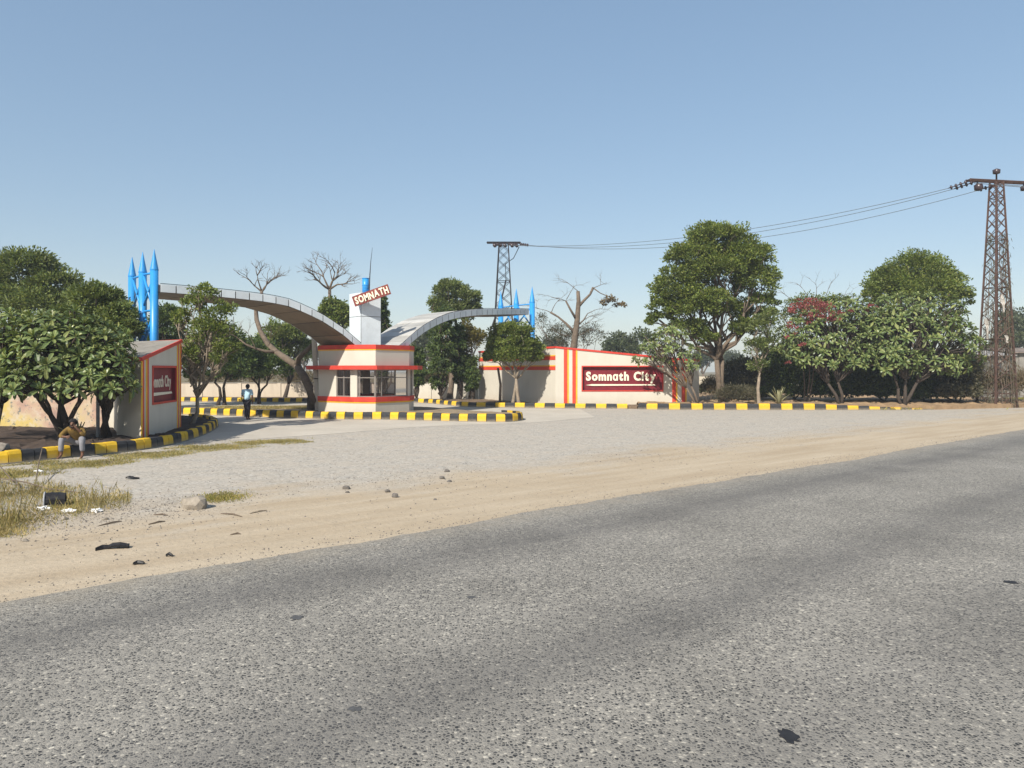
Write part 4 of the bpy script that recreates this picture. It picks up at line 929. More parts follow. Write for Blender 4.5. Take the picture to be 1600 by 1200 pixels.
# big ficus and neighbours on the right
tree('ficus_tree', 'tallest leafy tree with spreading limbs right of the sign wall', 'tree', gz(1128, 46.5, .2), [B(1120, 375, 46.5, 52, 28), B(1085, 405, 46.5, 46, 34), B(1160, 400, 46.5, 46, 34), B(1055, 450, 46.2, 40, 34), B(1120, 430, 46.2, 58, 38), B(1180, 440, 46.2, 36, 40), B(1040, 480, 46, 28, 22), B(1085, 485, 46, 46, 26), B(1190, 480, 46.2, 26, 26), B(1075, 515, 46, 34, 18), B(1150, 490, 47, 30, 24), B(1160, 515, 46, 22, 20), B(1110, 470, 45.6, 40, 24), B(1100, 530, 46, 24, 14), B(1030, 500, 46, 22, 14)], 70000, (.17, .095), L_ficus, bark, .34, 3, .34, .27, 80, twigs=5)
tree('ficus_tree', 'thin leaning tree on the right flank of the tallest tree', 'tree', gz(1186, 44.6, .25), [B(1190, 510, 44.8, 22, 20), B(1180, 545, 44.6, 17, 22), B(1200, 540, 44.8, 15, 24), B(1185, 575, 44.6, 14, 16), B(1203, 500, 45, 14, 20)], 5200, (.15, .075), L_neem, barkp, .11, 1, .4, .36, 40)
tree('round_tree', 'dome-shaped tree rising behind the twin-trunk plumeria', 'tree', gz(1432, 50), [B(1432, 425, 50, 48, 32), B(1395, 450, 50, 40, 36), B(1470, 450, 50, 40, 36), B(1432, 460, 49.5, 66, 36), B(1500, 470, 50, 20, 20), B(1365, 465, 50, 18, 22)], 34000, (.17, .095), L_ficus, bark, .26)
# bougainvillea
e = tree('bougainvillea', 'bougainvillea with red flowers sprawling over the wide plumeria', 'climber', gz(1262, 46, .2), [B(1265, 480, 46, 38, 20), B(1235, 500, 46, 22, 24), B(1300, 478, 46.5, 30, 14), B(1230, 545, 45.6, 18, 40)], 5000, (.13, .07), L_neem, bark, .08, 3, .5, .36, 40, twigs=8)
C, D, _ = crown_points([B(1268, 486, 43.9, 42, 20), B(1282, 500, 43, 34, 16), B(1258, 474, 44.6, 26, 9), B(1322, 490, 43, 16, 9), B(1236, 520, 43, 12, 22), B(1256, 540, 42.6, 10, 8), B(1360, 482, 43.6, 14, 8), B(1232, 572, 43.4, 8, 10)], 1900, .16, 13, 0, .15)
leaf_mesh('flowers', C, D, .11, .10, L_bougr, e)
rr = random.Random(21)
for px, py, dx in ((1240, 470, -.8), (1262, 465, -.2), (1290, 462, .4), (1225, 480, -1), (1310, 468, .5), (1275, 462, .1)): m = MB(); twig(P(px, py, 46), Vector((dx, 0, .6)).normalized(), .9, .02, 2); m.build('shoot', bark, e, True)
# hedge and scrub on the right
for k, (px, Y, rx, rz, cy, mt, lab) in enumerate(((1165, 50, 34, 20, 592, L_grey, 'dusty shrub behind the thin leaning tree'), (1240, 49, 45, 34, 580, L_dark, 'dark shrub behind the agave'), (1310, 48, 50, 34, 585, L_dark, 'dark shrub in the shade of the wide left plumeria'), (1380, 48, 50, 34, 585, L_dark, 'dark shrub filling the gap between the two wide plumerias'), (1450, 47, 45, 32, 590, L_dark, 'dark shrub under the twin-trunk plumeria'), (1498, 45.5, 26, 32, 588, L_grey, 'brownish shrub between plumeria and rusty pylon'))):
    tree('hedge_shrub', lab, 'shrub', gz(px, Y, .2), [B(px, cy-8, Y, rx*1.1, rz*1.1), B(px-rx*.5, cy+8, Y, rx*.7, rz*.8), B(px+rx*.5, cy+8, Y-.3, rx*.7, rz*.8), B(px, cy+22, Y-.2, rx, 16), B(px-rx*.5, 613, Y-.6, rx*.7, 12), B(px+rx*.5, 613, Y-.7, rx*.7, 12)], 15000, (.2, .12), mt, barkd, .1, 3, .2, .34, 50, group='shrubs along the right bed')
for k, (px, Y, cy, rx, rz, lab) in enumerate(((1545, 46.2, 600, 34, 18, 'dry thorny brush round the foot of the rusty pylon'), (1590, 47, 598, 26, 22, 'dry brush right of the rusty pylon at the view edge'), (1150, 45.5, 615, 30, 9, 'low dry brush at the foot of the tallest tree'), (1110, 49, 605, 16, 16, 'tall dry weeds between sign wall and tallest tree'))):
    tree('dry_brush', lab, 'bush', gz(px, Y, .2), [B(px, cy, Y, rx, rz), B(px-rx*.4, cy+6, Y, rx*.7, rz*.7), B(px+rx*.4, cy+5, Y, rx*.7, rz*.7)], 3600, (.2, .035), L_dry if k != 2 else L_grey, bark, .05, 4, .2, .5, 30, group='dry brush', twigs=8)
# creeper on the near pylon
cx, cy = P(1557, 0, 45.5)[:2]; C = []; D = []
for k in range(2600):
    z = 10.8*nr.random()**1.15; s_ = (1.5+(.5-1.5)*z/13.9)/2; side = nr.random()
    x = cx+(s_ if side < .62 else -s_)*nr.uniform(.75, 1.2)+nr.normal()*.1; C.append((x, cy-s_*nr.uniform(-.6, 1.1), z)); D.append((nr.normal()*.3, nr.normal()*.3, -1+nr.normal()*.5))
C = np.array(C); D = np.array(D); D /= np.linalg.norm(D, axis=1)[:, None]; CR = empty('dry_creeper', (cx, cy, 0), 'dry grey creeper climbing the rusty pylon', 'creeper')
leaf_mesh('leaves', C, D, .3, .03, L_grey, CR)
m = MB(); rr = random.Random(31)
for k in range(16):
    x = cx+rr.uniform(-1, 1)*.8; y = cy-rr.uniform(.2, .9); z = rr.uniform(4, 10.5); pts = [(x*1, y, 0)]
    for i in range(1, 9): pts.append((x+(cx-x)*i/8*.55+rr.gauss(0, .06), y+(cy-.3-y)*i/8, z*i/8))
    m.tube(pts, .02, 4)
for k in range(5):
    x = cx-rr.uniform(.5, 1.1); z = rr.uniform(6, 9); m.tube([(cx-.35, cy-.3, z), (x, cy-.4, z-.6), (x-.08, cy-.4, z-2), (x-.02, cy-.4, z-4.2)], .014, 4)
m.build('stems', bark, CR)
# agaves
def agave(label, base, n_, L, seed):
    rr = random.Random(seed); e = empty('agave_plant', base, label, 'plant')
    for k in range(n_):
        az = k*2.4+rr.uniform(-.3, .3); el = R(rr.uniform(22, 82)); l = L*rr.uniform(.7, 1.1); d = Vector((math.cos(az)*math.cos(el), math.sin(az)*math.cos(el), math.sin(el))); s_ = Vector((-math.sin(az), math.cos(az), 0)); up = d.cross(s_)
        if up.z < 0: up = -up
        mm = MB(); vv = []; ff = []
        for i in range(6):
            u = i/5; c_ = Vector(base)+d*l*u+Vector((0, 0, -.18*l*u*u)); ww = .05*(1-u**2.2)*(.7+.6*u)+.003
            vv += [c_+s_*ww+up*.02, c_-up*.006, c_-s_*ww+up*.02]
        for i in range(5): q = i*3; ff += [(q, q+3, q+4, q+1), (q+1, q+4, q+5, q+2)]
        mm.add(vv, ff); mm.build('leaf', L_agave, e, True)
agave('spiky pale agave on the earth mound beside the black and yellow kerb', gz(1217, 43.6, .3), 26, 1.25, 1)
agave('small spiky plant behind the head of the seated man', G(122, 690, .22), 9, .8, 2)
# distant scenery
rr = random.Random(77)
for k, (px, Y, h, wpx, lab) in enumerate(((985, 95, 515, 38, 'hazy spreading acacia beyond the right sign wall'), (672, 110, 505, 30, 'hazy grey tree beyond the right arch'), (650, 130, 525, 26, 'pale hazy tree right of the gatehouse'), (860, 120, 530, 30, 'pale hazy tree left of the lopped tree'), (1100, 150, 548, 18, 'small far tree between sign wall and tallest tree'), (1075, 170, 552, 14, 'smallest far tree above the end of the sign wall'), (1205, 140, 545, 26, 'far tree seen right of the thin leaning tree'), (1590, 100, 480, 30, 'hazy tall tree at the right edge behind the pylon'), (1560, 120, 520, 26, 'hazy tree seen through the rusty pylon'), (1620, 90, 505, 34, 'hazy tree cut by the right edge'), (560, 120, 545, 30, 'far tree behind the gatehouse roof'), (470, 130, 540, 30, 'far tree under the left arch'), (300, 120, 540, 40, 'far tree behind the left garden trees'), (780, 130, 548, 30, 'far tree behind the round leafy tree'), (1145, 160, 550, 22, 'far tree behind the tallest trunk'), (940, 160, 555, 40, 'long low far tree clump over the sign wall'))):
    kk = Y/FPX; tree('distant_tree', lab, 'tree', gz(px, Y), [B(px+wpx*rr.uniform(-.5, .5), h+(590-h)*rr.uniform(.25, .5), Y+rr.uniform(-2, 2), wpx*rr.uniform(.55, .8), (590-h)*.36) for _ in range(4)], 3500, (.42, .24), L_far, bark, .3, 1, .3, .36, 40, group='far trees', twigs=3)
# dry scrub behind the low walls
for px, Y, lab in ((330, 63, 'brown scrub behind the wall left of the walking man'), (395, 64, 'brown scrub behind the wall right of the walking man'), (468, 63, 'yellowish scrub under the leaning tree'), (665, 61, 'brown scrub behind the low wall right of the gatehouse'), (715, 61, 'brown scrub near the end of the right low wall')):
    tree('scrub_bush', lab, 'bush', gz(px, Y), [B(px+q*18, 592, Y, 20, 14) for q in (-1, 0, 1)], 3000, (.25, .05), L_dry, bark, .06, 3, .2, .45, 30, group='scrub behind the low walls')
# far hut row at the right edge
def shed(label, px0, px1, ytop, Y, mat, roofm, seed):
    x0, x1 = (px0-800)*Y/FPX, (px1-800)*Y/FPX; zt = CAM_H-(ytop-HOR)*Y/FPX; e = empty('shed', (x0, Y, 0), label, 'shed')
    n_ = max(3, int((x1-x0)/.45)); rr = random.Random(seed)
    for k in range(n_):
        a_ = x0+(x1-x0)*k/n_; m = MB(); m.box((a_+(x1-x0)/n_/2, Y+rr.uniform(-.02, .02), zt/2), ((x1-x0)/n_-.03, .06, zt-rr.uniform(0, .06))); m.build('plank', mat, e)
    m = MB(); m.box(((x0+x1)/2, Y+1.6, zt/2-.03), (x1-x0-.1, 3.05, zt-.1)); m.build('wall', conc, e)
    m = MB(); m.add([(x0-.3, Y-.4, zt+.02), (x1+.3, Y-.4, zt+.06), (x1+.3, Y+3.4, zt+.5), (x0-.3, Y+3.4, zt+.46), (x0-.3, Y-.4, zt-.04), (x1+.3, Y-.4, zt), (x1+.3, Y+3.4, zt+.44), (x0-.3, Y+3.4, zt+.4)], [(0, 1, 2, 3), (4, 7, 6, 5), (0, 4, 5, 1), (1, 5, 6, 2), (2, 6, 7, 3), (3, 7, 4, 0)]); m.build('roof', roofm, e)
grw = M('grey planks', (.24, .225, .20), .9, .3, 2, (.1, .09, .08), .5); tin = M('tin roof', (.34, .32, .30), .6, .25, 1, (.2, .12, .08), .5)
shed('grey plank shed with tin roof behind the rusty pylon', 1528, 1578, 556, 58, grw, tin, 1)
shed('grey plank shed with darker roof at the right edge', 1582, 1640, 551, 60, grw, M('old roof', (.2, .16, .13), .8, .3, 1), 2)
m = MB(); m.box((26, 96, .7), (60, .3, 1.4)); tag(m.build('far_wall', cream_old), 'long pale far wall across the green field', 'wall')

# ---- grass
def blades(name, label, pts, h, mat, spread=.35, wd=.012):
    n_ = len(pts); pts = np.array(pts); d = np.stack([nr.normal(0, spread, n_), nr.normal(0, spread, n_), np.ones(n_)], 1); d /= np.linalg.norm(d, axis=1)[:, None]
    o = leaf_mesh(name, pts, d, h, wd, mat, None, .0); tag(o, label, 'grass', kind='stuff'); return o
def scatter(poly_fn, n_): 
    out = []
    while len(out) < n_:
        q = poly_fn()
        if q: out.append(q)
    return out
def strip1():                       # dry grass in front of the left kerb
    px = rnd.uniform(-60, 490); lim = np.interp(px, [-60, 0, 97, 200, 250, 290, 340, 420, 490], [735, 729, 718, 709, 702, 697, 693, 689, 686]); wd = np.interp(px, [-60, 97, 200, 340, 490], [22, 22, 16, 13, 4])
    py = lim+wd*rnd.random()**1.3+rnd.gauss(0, 1.0); x, y, _ = G(px, py)
    q = math.sin(x*1.7+y*.9)*math.sin(y*2.1-x)+.4*math.sin(x*6)*math.sin(y*5)
    if rnd.random() > .45+.6*q: return None
    return G(px, py, 0.003)
blades('grass', 'thin dry grass strip along the front of the left kerb', scatter(strip1, 20000), .045, L_green, .9, .013)
blades('grass', 'straw stalks in the dry strip along the left kerb', scatter(strip1, 6000), .07, L_grass, .8, .010)
def patch2():
    px = rnd.uniform(-80, 205); py = rnd.uniform(752, 842); edge = np.interp(px, [-80, 0, 60, 130, 205], [850, 842, 822, 800, 785]); top = np.interp(px, [-80, 60, 205], [748, 756, 772])
    if py > edge+rnd.gauss(0, 7) or py < top+rnd.gauss(0, 5): return None
    x, y, _ = G(px, py); q = math.sin(x*2.3+y*.7)*math.sin(y*1.9-x*.6+1)+.5*math.sin(x*5.1)*math.sin(y*4.3)
    if rnd.random() > .25+.75*max(0, .35+q): return None
    return G(px, py, 0.003)
blades('weed_patch', 'dry weed patch with straw-coloured stalks at the left edge', scatter(patch2, 9000), .085, L_grass, .9, .010)
blades('weed_patch', 'few tall straw stalks standing out of the weed patch', scatter(patch2, 500), .26, L_grass, .35, .008)
blades('weed_patch', 'short greener tufts in the dry weed patch at the left edge', scatter(patch2, 3000), .05, L_green, .7, .012)
def tuft():
    px = 345+rnd.gauss(0, 20); py = 778+rnd.gauss(0, 3.4)-(px-345)*.07; return G(px, py, .003)
blades('grass', 'small green grass tuft beside the pale boulder', scatter(tuft, 1900), .05, L_green, .9, .013)
def rverge():
    px = rnd.uniform(1380, 1640); py = np.interp(px, [1380, 1450, 1640], [637, 634, 626])+abs(rnd.gauss(0, 1))*3.2-4; z = .2 if py < 635 else 0
    return G(px, min(py, 641), .02)
blades('grass', 'green grass verge running from the kerb end to the pylon', scatter(rverge, 12000), .2, L_green, .6, .05)
def isl():
    px = rnd.uniform(440, 560) if rnd.random() < .5 else rnd.uniform(300, 480); return (rnd.uniform(-16, -10.3), rnd.uniform(38.2, 40.6), .27)
blades('grass', 'dry grass on the traffic island left of the gatehouse', scatter(isl, 5000), .12, L_grass, .6, .03)
# twigs lying over the weeds
for k, pts in enumerate((((-20, 752), (40, 768), (75, 770), (125, 772)), ((0, 740), (18, 760), (32, 764)), ((54, 768), (60, 745), (66, 732)))):
    m = MB(); m.tube([(*G(x, y)[:2], (.10+.08*math.sin(i*1.7+k)) if k < 2 else .05+.22*i) for i, (x, y) in enumerate(pts)], .012, 5)
    tag(m.build('dry_twig', bark), ('long dry twig lying across the weeds at the left edge', 'short dry twig in the weeds nearest the left kerb', 'upright dry stalk in the weeds')[k], 'twig')

# ================================================================ STONES AND LITTER
def rock(name, label, c_, s_, mat, seed, cat='stone', group=None, flat=.7):
    rr = random.Random(seed); bm = bmesh.new(); bmesh.ops.create_icosphere(bm, subdivisions=2, radius=1)
    dirs = [Vector((rr.gauss(0, 1), rr.gauss(0, 1), rr.gauss(0, 1))).normalized() for _ in range(9)]
    for v in bm.verts:
        for d in dirs:
            h = v.co.dot(d)
            if h > .68: v.co -= d*(h-.68)
        v.co *= 1+rr.uniform(-.05, .05); v.co = Vector((v.co.x*s_, v.co.y*s_*.8, (v.co.z*flat+flat*.45)*s_))
    me = bpy.data.meshes.new(name); bm.to_mesh(me); bm.free(); me.materials.append(mat); o = link(name, me, None, (c_[0], c_[1], c_[2]-.01)); o.rotation_euler = (0, 0, rr.uniform(0, 6)); return tag(o, label, cat, group)
rock('boulder', 'grey boulder half cut by the left edge in the planting bed', G(-3, 705, .2), .30, stonem, 5)
rock('boulder', 'largest pale boulder at the edge of the sand', G(303, 794), .26, stonem, 1, flat=.72)
for k, (px, py, s_, lab) in enumerate(((541, 764, .10, 'grey stone with a pointed top, leftmost of the small stones'), (543, 770, .05, 'flat chip just below the leftmost small stone'), (605, 769, .07, 'small grey stone next to a split stone'), (617, 777, .09, 'split stone with a tall dark corner'), (698, 737, .085, 'upright stone, farthest of the small stones'), (690, 748, .085, 'rounded stone just below the upright one'), (702, 753, .06, 'low stone at the right of the rounded one'), (680, 781, .04, 'yellowish flat chip, nearest the road'), (205, 752, .0, ''), (40, 846, .05, 'flat grey stone chip on the sand at the left'), (510, 780, .03, 'small brown stone left of the split stone'), (320, 782, .06, 'stone half hidden by the green tuft'), (165, 812, .06, 'pale broken stone below the weed patch'), (100, 812, .07, 'pale stone at the edge of the weed patch'))):
    if s_: rock('stone', lab, G(px, py), s_, stoned if k < 8 else stonem, 10+k, group='stones on the gravel')
# pebbles too small to count
def pebbles(name, label, fn, n_, s0, s1, mat):
    base = np.array([(1, 0, 0), (-.5, .87, 0), (-.5, -.87, 0), (0, 0, .8), (.1, .1, -.3)]); F = np.array([(0, 1, 3), (1, 2, 3), (2, 0, 3)])
    c_ = np.array(scatter(fn, n_)); s_ = s0+(s1-s0)*nr.random(n_)**3; a_ = nr.uniform(0, 6.28, n_); v = np.repeat(base[None], n_, 0)*nr.uniform(.6, 1.3, (n_, 5, 1))
    x = v[..., 0]*np.cos(a_)[:, None]-v[..., 1]*np.sin(a_)[:, None]; y = v[..., 0]*np.sin(a_)[:, None]+v[..., 1]*np.cos(a_)[:, None]
    V_ = np.stack([x, y, v[..., 2]], 2)*s_[:, None, None]+c_[:, None, :]; V_ = V_[:, :4]
    me = bpy.data.meshes.new(name); me.from_pydata(V_.reshape(-1, 3).tolist(), [], (F[None]+np.arange(n_)[:, None, None]*4).reshape(-1, 3).tolist()); me.update(); me.materials.append(mat)
    return tag(link(name, me), label, 'gravel', kind='stuff')
def gravel_pt():
    px = rnd.uniform(-50, 1500); py = 660+rnd.random()**1.3*220; x, y, _ = G(px, py); d = (Vector((x, y))-EDGE0).dot(EN)
    if d < .06: return None
    k = math.exp(-((d-4.4)/1.3)**2)+.07
    if rnd.random() > k*(.5+.5*math.sin(x*.8+1)*math.sin(y*.6)): return None
    return (x, y, 0)
pebbles('gravel', 'loose grey gravel scattered between sand and entrance', gravel_pt, 7000, .005, .024, stoned)
pebbles('gravel', 'pale loose gravel scattered on the sandy shoulder', gravel_pt, 4500, .005, .026, stonem)
def edge_pt():
    s_ = rnd.uniform(-7, 22); d = abs(rnd.gauss(0, .35))+.03; q = roadpt(s_, d); return (q[0], q[1], 0)
pebbles('gravel', 'crumbs of gravel along the broken road edge', edge_pt, 3500, .004, .02, stoned)
for k, (x0, y0, x1, y1, lab) in enumerate(((155, 822, 190, 815, 'thin dry stick below the weed patch'), (232, 820, 258, 815, 'thin dry stick left of the boulder foot'), (240, 805, 262, 806, 'reddish stick just left of the boulder'), (345, 803, 378, 808, 'crooked root right of the boulder'), (390, 803, 417, 798, 'yellowish stick near the end of the grass tuft'), (360, 836, 376, 835, 'short ochre stick lying alone on the sand'))):
    a_, b2 = Vector(G(x0, y0)), Vector(G(x1, y1)); q = a_.lerp(b2, .5)+Vector((.02, .03, .015)); m = MB(); m.tube([(a_.x, a_.y, .006), (q.x, q.y, .02), (b2.x, b2.y, .008)], [.008, .014, .006], 6); tag(m.build('dry_stick', bark if k != 4 else barkp), lab, 'stick', 'sticks on the sand')
# shreds of tyre and litter
def strip_obj(name, label, pts, wd, th, mat, cat, seed=0):
    bm = bmesh.new(); rows = []; rr = random.Random(seed); pv = [Vector(p) for p in pts]
    for i, p in enumerate(pv):
        d = (pv[min(i+1, len(pv)-1)]-pv[max(i-1, 0)]).normalized(); s_ = d.cross(Vector((0, 0, 1))).normalized(); ww = wd[i] if hasattr(wd, '__len__') else wd
        rows.append([bm.verts.new(p+s_*ww*k+Vector((0, 0, (.02 if k == 0 else 0)+rr.uniform(0, .012)))) for k in (-1, -.5, 0, .5, 1)])
    for a_, b2 in zip(rows, rows[1:]):
        for j in range(4): bm.faces.new((a_[j], a_[j+1], b2[j+1], b2[j]))
    me = bpy.data.meshes.new(name); bm.to_mesh(me); bm.free(); me.materials.append(mat); o = link(name, me); md = o.modifiers.new('s', 'SOLIDIFY'); md.thickness = th
    return tag(o, label, cat)
strip_obj('tyre_scrap', 'long twisted black tyre scrap on the sand', [(*G(x, y)[:2], z) for x, y, z in ((149, 861, .015), (160, 858, .03), (170, 857, .02), (176, 857, .045), (188, 856.5, .05), (198, 856, .04), (201, 857, .02))], [.005, .04, .045, .05, .065, .06, .01], .02, rubber, 'tyre scrap', 1)
strip_obj('tyre_scrap', 'small black rubber scrap on the pale gravel', [(*G(x, y)[:2], z) for x, y, z in ((197, 748, .02), (203, 748.5, .05), (210, 749, .03), (218, 748.5, .01))], [.02, .07, .05, .01], .015, rubber, 'tyre scrap', 2)
strip_obj('tyre_scrap', 'torn dark scrap nearest the road on the sand', [(*G(x, y)[:2], z) for x, y, z in ((208, 883, .01), (215, 881.5, .02), (225, 882, .012))], [.015, .03, .015], .01, rubber, 'tyre scrap', 3)
strip_obj('tyre_scrap', 'tiny dark scrap right of the long tyre scrap', [(*G(x, y)[:2], z) for x, y, z in ((259, 870, .01), (265, 869, .025), (270, 870, .01))], [.01, .03, .01], .01, rubber, 'tyre scrap', 4)
# half of a black bucket lying in the weeds
tc_ = Vector(G(88, 792)); TP = empty('broken_bucket', tuple(tc_), 'black broken bucket lying on its side in the weeds', 'bucket')
bm = bmesh.new(); rows = []
for i in range(4):
    u = i/3; rows.append([bm.verts.new((-.16+.3*u+0*j, math.cos(j/13*3.9-.5)*(.15-.02*u)*(1+.06*math.sin(j*2.3+i)), .10+math.sin(j/13*3.9-.5)*(.155-.02*u)*(1+.07*math.sin(j*1.7+i*2)))) for j in range(14)])
for a_, b2 in zip(rows, rows[1:]):
    for j in range(13): bm.faces.new((a_[j], a_[j+1], b2[j+1], b2[j]))
me = bpy.data.meshes.new('shell'); bm.to_mesh(me); bm.free(); me.materials.append(rubber); o = link('shell', me, TP); o.rotation_euler = (0, 0, .45); o.modifiers.new('s', 'SOLIDIFY').thickness = .012
m = MB(); rr = random.Random(2); mm = Matrix.Translation(tc_) @ Matrix.Rotation(.45, 4, 'Z')
m.tube([tuple(mm @ Vector((-.165, math.cos(k/18*3.9-.5)*.155, .10+math.sin(k/18*3.9-.5)*.16))) for k in range(19)], .014, 6, False); m.build('rim', M('grey rim', (.3, .3, .31), .6, .2, 9), TP, True)
def bag(label, px, py, s_, seed):
    rr = random.Random(seed); bm = bmesh.new(); bmesh.ops.create_icosphere(bm, subdivisions=3, radius=1)
    ph = [rr.uniform(0, 6) for _ in range(6)]
    for v in bm.verts:
        k = 1+.22*math.sin(v.co.x*7+ph[0])+.2*math.sin(v.co.y*9+ph[1]+v.co.z*5)+.12*math.sin(v.co.x*13+v.co.y*11+ph[2]); v.co *= k; v.co = Vector((v.co.x*s_, v.co.y*s_*.7, max(-.02, v.co.z*s_*.35+s_*.25)))
    me = bpy.data.meshes.new('plastic_bag'); bm.to_mesh(me); bm.free(); me.materials.append(bagm); o = link('plastic_bag', me, None, (*G(px, py)[:2], 0)); tag(o, label, 'litter', 'white litter in the weeds')
bag('crumpled white bag in front of the broken bucket', 68, 797, .10, 1); bag('crumpled white litter right of the broken bucket', 151, 800, .09, 2); bag('pale crumpled paper between bucket and boulder', 108, 801, .10, 3); bag('bluish white litter on the grass before the kerb', 60, 738, .09, 4)
bag('small white litter at the base of the agave mound', 1207, 629, .15, 6)
# tar spots on the road
for k, (px, py, rx, ry, lab) in enumerate(((1233, 1150, .055, .05, 'round dark tar spot in the right foreground of the road'), (1580, 910, .07, .04, 'dark tar spot at the right edge of the road'), (463, 965, .06, .035, 'flattened grey tar patch left of the road middle'), (737, 933, .045, .02, 'small tar patch farther up the road'), (555, 1108, .05, .02, 'faint tar patch low in the road middle'))):
    c_ = G(px, py, .036); rr = random.Random(k); m = MB(); n_ = 22
    top = [(c_[0]+math.cos(i/n_*6.283)*rx*rr.uniform(.65, 1.25), c_[1]+math.sin(i/n_*6.283)*ry*rr.uniform(.65, 1.25)*1.8) for i in range(n_)]
    m.prism(top, .0345, .0395); tag(m.build('tar_spot', tar if k < 2 else M('old tar', (.085, .085, .085), .8, .3, 30)), lab, 'tar spot', 'tar spots on the road')

# ================================================================ PEOPLE
skin = M('brown skin', (.13, .065, .04), .6, .12, 20); hairm = M('black hair', (.012, .01, .01), .7, .2, 40)
def skinned(name, chains, mat, parent, sub=2):
    """chains: lists of (key, x, y, z, r) or ('@key',) joints; keys are shared between chains"""
    bm = bmesh.new(); lay = bm.verts.layers.skin.verify(); K = {}; first = True
    for ch in chains:
        prev = None
        for j in ch:
            if len(j) == 1: v = K[j[0]]
            else:
                v = bm.verts.new(j[1:4]); v[lay].radius = (j[4], j[4]) if not hasattr(j[4], '__len__') else j[4]; K[j[0]] = v
                if first: v[lay].use_root = True; first = False
            if prev is not None: bm.edges.new((prev, v))
            prev = v
    me = bpy.data.meshes.new(name); bm.to_mesh(me); bm.free(); o = link(name, me, parent)
    o.modifiers.new('skin', 'SKIN').use_smooth_shade = True; o.modifiers.new('sub', 'SUBSURF').levels = sub; o.modifiers['sub'].render_levels = sub
    bpy.context.view_layer.update(); m2 = bpy.data.meshes.new_from_object(o.evaluated_get(bpy.context.evaluated_depsgraph_get()))
    o.modifiers.clear(); o.data = m2; m2.materials.clear(); m2.materials.append(mat); return o
def hand(chains, wrist, pr, base, d, side, up, curl=.5, s_=1.0):
    """palm + five fingers of unequal length from a wrist joint"""
    d, side, up = Vector(d).normalized(), Vector(side).normalized(), Vector(up).normalized(); b0 = Vector(base); pm = b0+d*.06*s_
    chains.append([(wrist,), (pr+'palm', *pm, .024*s_)])
    for k, (off, ln) in enumerate(((-.03, .062), (-.01, .075), (.01, .07), (.03, .055))):
        r0 = pm+d*.03*s_+side*off*s_; a_ = r0+(d*(1-curl*.5)+up*-curl*.6).normalized()*ln*.5*s_; c_ = a_+(d*(1-curl)+up*-curl).normalized()*ln*.5*s_
        chains.append([(pr+'palm',), (pr+'k%d' % k, *r0, .010*s_), (pr+'m%d' % k, *a_, .009*s_), (pr+'t%d' % k, *c_, .008*s_)])
    th = pm+side*-.045*s_; t2 = th+(d*.7-side*.5).normalized()*.045*s_
    chains.append([(pr+'palm',), (pr+'th', *th, .011*s_), (pr+'tt', *t2, .009*s_)])
def haircap(par, c_, r3, face):     # tousled cap of hair open at the face (face=1: looks towards -y)
    rr = random.Random(8); bm = bmesh.new(); bmesh.ops.create_icosphere(bm, subdivisions=4, radius=1)
    bmesh.ops.delete(bm, geom=[v for v in bm.verts if v.co.z < -.75 or (v.co.z < .12 and -v.co.y*face > .25)], context='VERTS')
    for v in bm.verts:
        k = 1+.05*math.sin(v.co.x*17+v.co.z*9)+.05*math.sin(v.co.y*15+2)+rr.uniform(-.03, .03); v.co = Vector((c_[0]+v.co.x*r3[0]*k, c_[1]+v.co.y*r3[1]*k, c_[2]+v.co.z*r3[2]*k))
    me = bpy.data.meshes.new('hair'); bm.to_mesh(me); bm.free(); me.materials.append(hairm); o = link('hair', me, par); o.modifiers.new('s', 'SOLIDIFY').thickness = .012
# --- seated man: local frame x right, y away, origin on the ground below his seat
kx = G(117, 715)
SM = empty('person', (kx[0], 19.52, 0), 'person in mustard shirt and grey trousers sitting hunched on the yellow kerb', 'person')
ch = [[('pel', 0, .34, .42, .08), ('sp1', 0, .28, .55, .09), ('chest', .0, .12, .70, .085), ('neck', .01, -.02, .82, .055), ('head', .015, -.08, .91, (.082, .088)), ('crown', .015, -.07, .985, .068)],
      [('head',), ('nose', .02, -.185, .88, .015)],
      [('pel',), ('hl', -.10, .28, .42, .065), ('kl', -.245, -.10, .53, .06), ('al', -.26, -.10, .09, .038), ('fl', -.275, -.21, .035, .034), ('tl', -.285, -.28, .022, .02)],
      [('pel',), ('hr', .10, .28, .42, .065), ('kr', .245, -.10, .53, .06), ('ar', .25, -.08, .09, .038), ('fr', .265, -.19, .035, .034), ('tr', .27, -.26, .022, .02)]]
armL = [('chest',), ('sl', -.19, .08, .745, .05), ('el', -.29, -.07, .58, .04), ('wl_', -.13, -.19, .575, .03)]
armR = [('chest',), ('sr', .20, .08, .745, .05), ('er', .29, -.10, .61, .04), ('wr', .125, -.19, .83, .03)]
ch += [armL, armR]; hand(ch, 'wl_', 'L', (-.13, -.19, .575), (1, -.15, .05), (0, .5, 1), (0, 1, -.3), .6); hand(ch, 'wr', 'R', (.125, -.19, .83), (-.55, -.05, .6), (.3, .3, .6), (-.5, 1, .2), .8)
skinned('body', ch, skin, SM)
shirt = M('mustard shirt', (.17, .105, .026), .9, .35, 14)
skinned('shirt', [[('a', 0, .345, .42, .135), ('b', 0, .28, .55, .14), ('c', 0, .11, .71, .152), ('n', .008, .01, .79, .08)], [('c',), ('sl', -.19, .08, .745, .076), ('el', -.295, -.07, .58, .062), ('w', -.20, -.14, .575, .045)], [('c',), ('sr', .20, .08, .745, .076), ('er', .295, -.10, .61, .062), ('w2', .215, -.145, .70, .045)]], shirt, SM)
trous = M('grey trousers', (.22, .22, .24), .9, .2, 9)
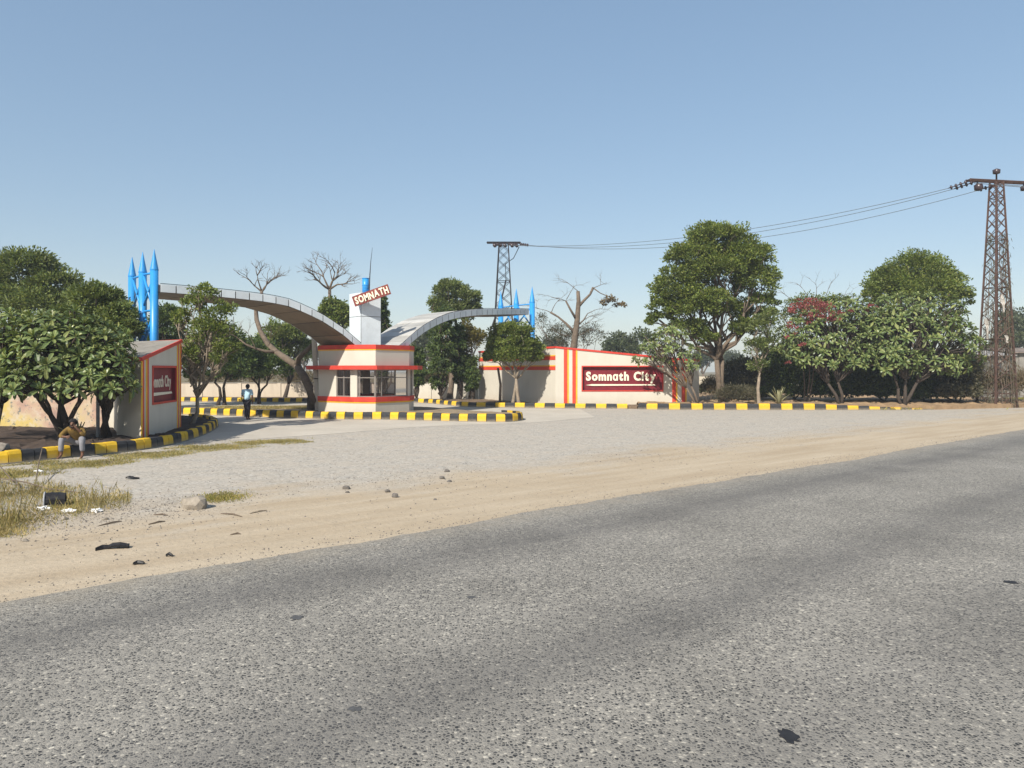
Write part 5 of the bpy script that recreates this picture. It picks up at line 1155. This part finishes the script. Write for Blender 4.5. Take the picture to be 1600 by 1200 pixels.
skinned('trousers', [[('p', 0, .35, .41, .125), ('hl', -.11, .26, .42, .10), ('kl', -.247, -.105, .53, .08), ('ml', -.257, -.11, .36, .072), ('al', -.262, -.105, .17, .066)], [('p',), ('hr', .11, .26, .42, .10), ('kr', .247, -.105, .53, .08), ('mr', .25, -.11, .36, .072), ('ar', .252, -.085, .17, .066)]], trous, SM)
haircap(SM, (.015, -.055, .955), (.098, .105, .095), 1)
skinned('beard', [[('a', -.05, -.115, .865, .03), ('b', .015, -.165, .825, .035), ('c', .08, -.115, .865, .03)]], hairm, SM, 1)
SM.rotation_euler = (0, 0, R(10))
# --- walking man seen from behind
wx = G(386, 656)
WM = empty('person', (wx[0], wx[1], 0), 'person in pale blue shirt and black trousers walking away into the gate', 'person')
ch = [[('pel', 0, 0, .93, .08), ('sp', 0, .0, 1.08, .085), ('chest', 0, .02, 1.29, .085), ('neck', .0, .05, 1.43, .05), ('head', .01, .08, 1.53, (.08, .09)), ('crown', .01, .08, 1.60, .065)], [('head',), ('nose', .01, .185, 1.52, .015)],
      [('pel',), ('hl', -.09, 0, .88, .085), ('kl', -.05, .03, .48, .058), ('al', .0, -.05, .09, .04), ('fl', -.0, .05, .035, .035), ('tl', -.0, .12, .025, .022)],
      [('pel',), ('hr', .09, 0, .88, .085), ('kr', .06, .06, .48, .058), ('ar', .045, .08, .09, .04), ('fr', .05, .18, .035, .035), ('tr', .05, .25, .025, .022)],
      [('chest',), ('sl', -.19, .02, 1.37, .06), ('el', -.255, .06, 1.10, .044), ('wl_', -.12, .22, 1.08, .03)], [('chest',), ('sr', .19, .02, 1.37, .06), ('er', .245, -.01, 1.08, .044), ('wr', .235, .07, .85, .03)]]
hand(ch, 'wl_', 'L', (-.12, .22, 1.08), (.8, .5, .1), (0, 0, 1), (0, -1, .2), .6); hand(ch, 'wr', 'R', (.235, .07, .85), (-.05, .15, -1), (0, 1, .1), (1, 0, 0), .4)
skinned('body', ch, skin, WM)
bshirt = M('pale blue shirt', (.40, .58, .68), .9, .12, 8); bl_tr = M('black trousers', (.016, .016, .022), .9, .2, 9)
skinned('shirt', [[('a', 0, 0, .88, .155), ('b', 0, 0, 1.08, .145), ('c', 0, .02, 1.30, .16), ('n', 0, .045, 1.40, .075)], [('c',), ('sl', -.19, .02, 1.36, .078), ('el', -.25, .055, 1.13, .068)], [('c',), ('sr', .19, .02, 1.36, .078), ('er', .245, -.005, 1.12, .068)]], bshirt, WM)
skinned('trousers', [[('p', 0, 0, .90, .145), ('hl', -.085, 0, .84, .105), ('kl', -.05, .03, .48, .078), ('al', 0, -.05, .10, .06)], [('p',), ('hr', .085, 0, .84, .105), ('kr', .06, .06, .48, .078), ('ar', .045, .08, .10, .06)]], bl_tr, WM)
haircap(WM, (.01, .065, 1.56), (.095, .108, .105), -1)

# ================================================================ AIR
m = MB(); m.box((0, 290, 7.5), (1300, 720, 17)); hz = m.build('haze', None); tag(hz, 'thin pale winter haze over the whole place', 'haze', kind='stuff')
hm = bpy.data.materials.new('haze air'); hm.use_nodes = True; t = hm.node_tree; t.nodes.remove(t.nodes['Principled BSDF'])
pv = N(t, 'ShaderNodeVolumePrincipled'); pv.inputs['Color'].default_value = (.82, .90, 1, 1); pv.inputs['Density'].default_value = .0007; pv.inputs['Anisotropy'].default_value = .0
t.links.new(pv.outputs[0], t.nodes['Material Output'].inputs['Volume']); hz.data.materials.append(hm)
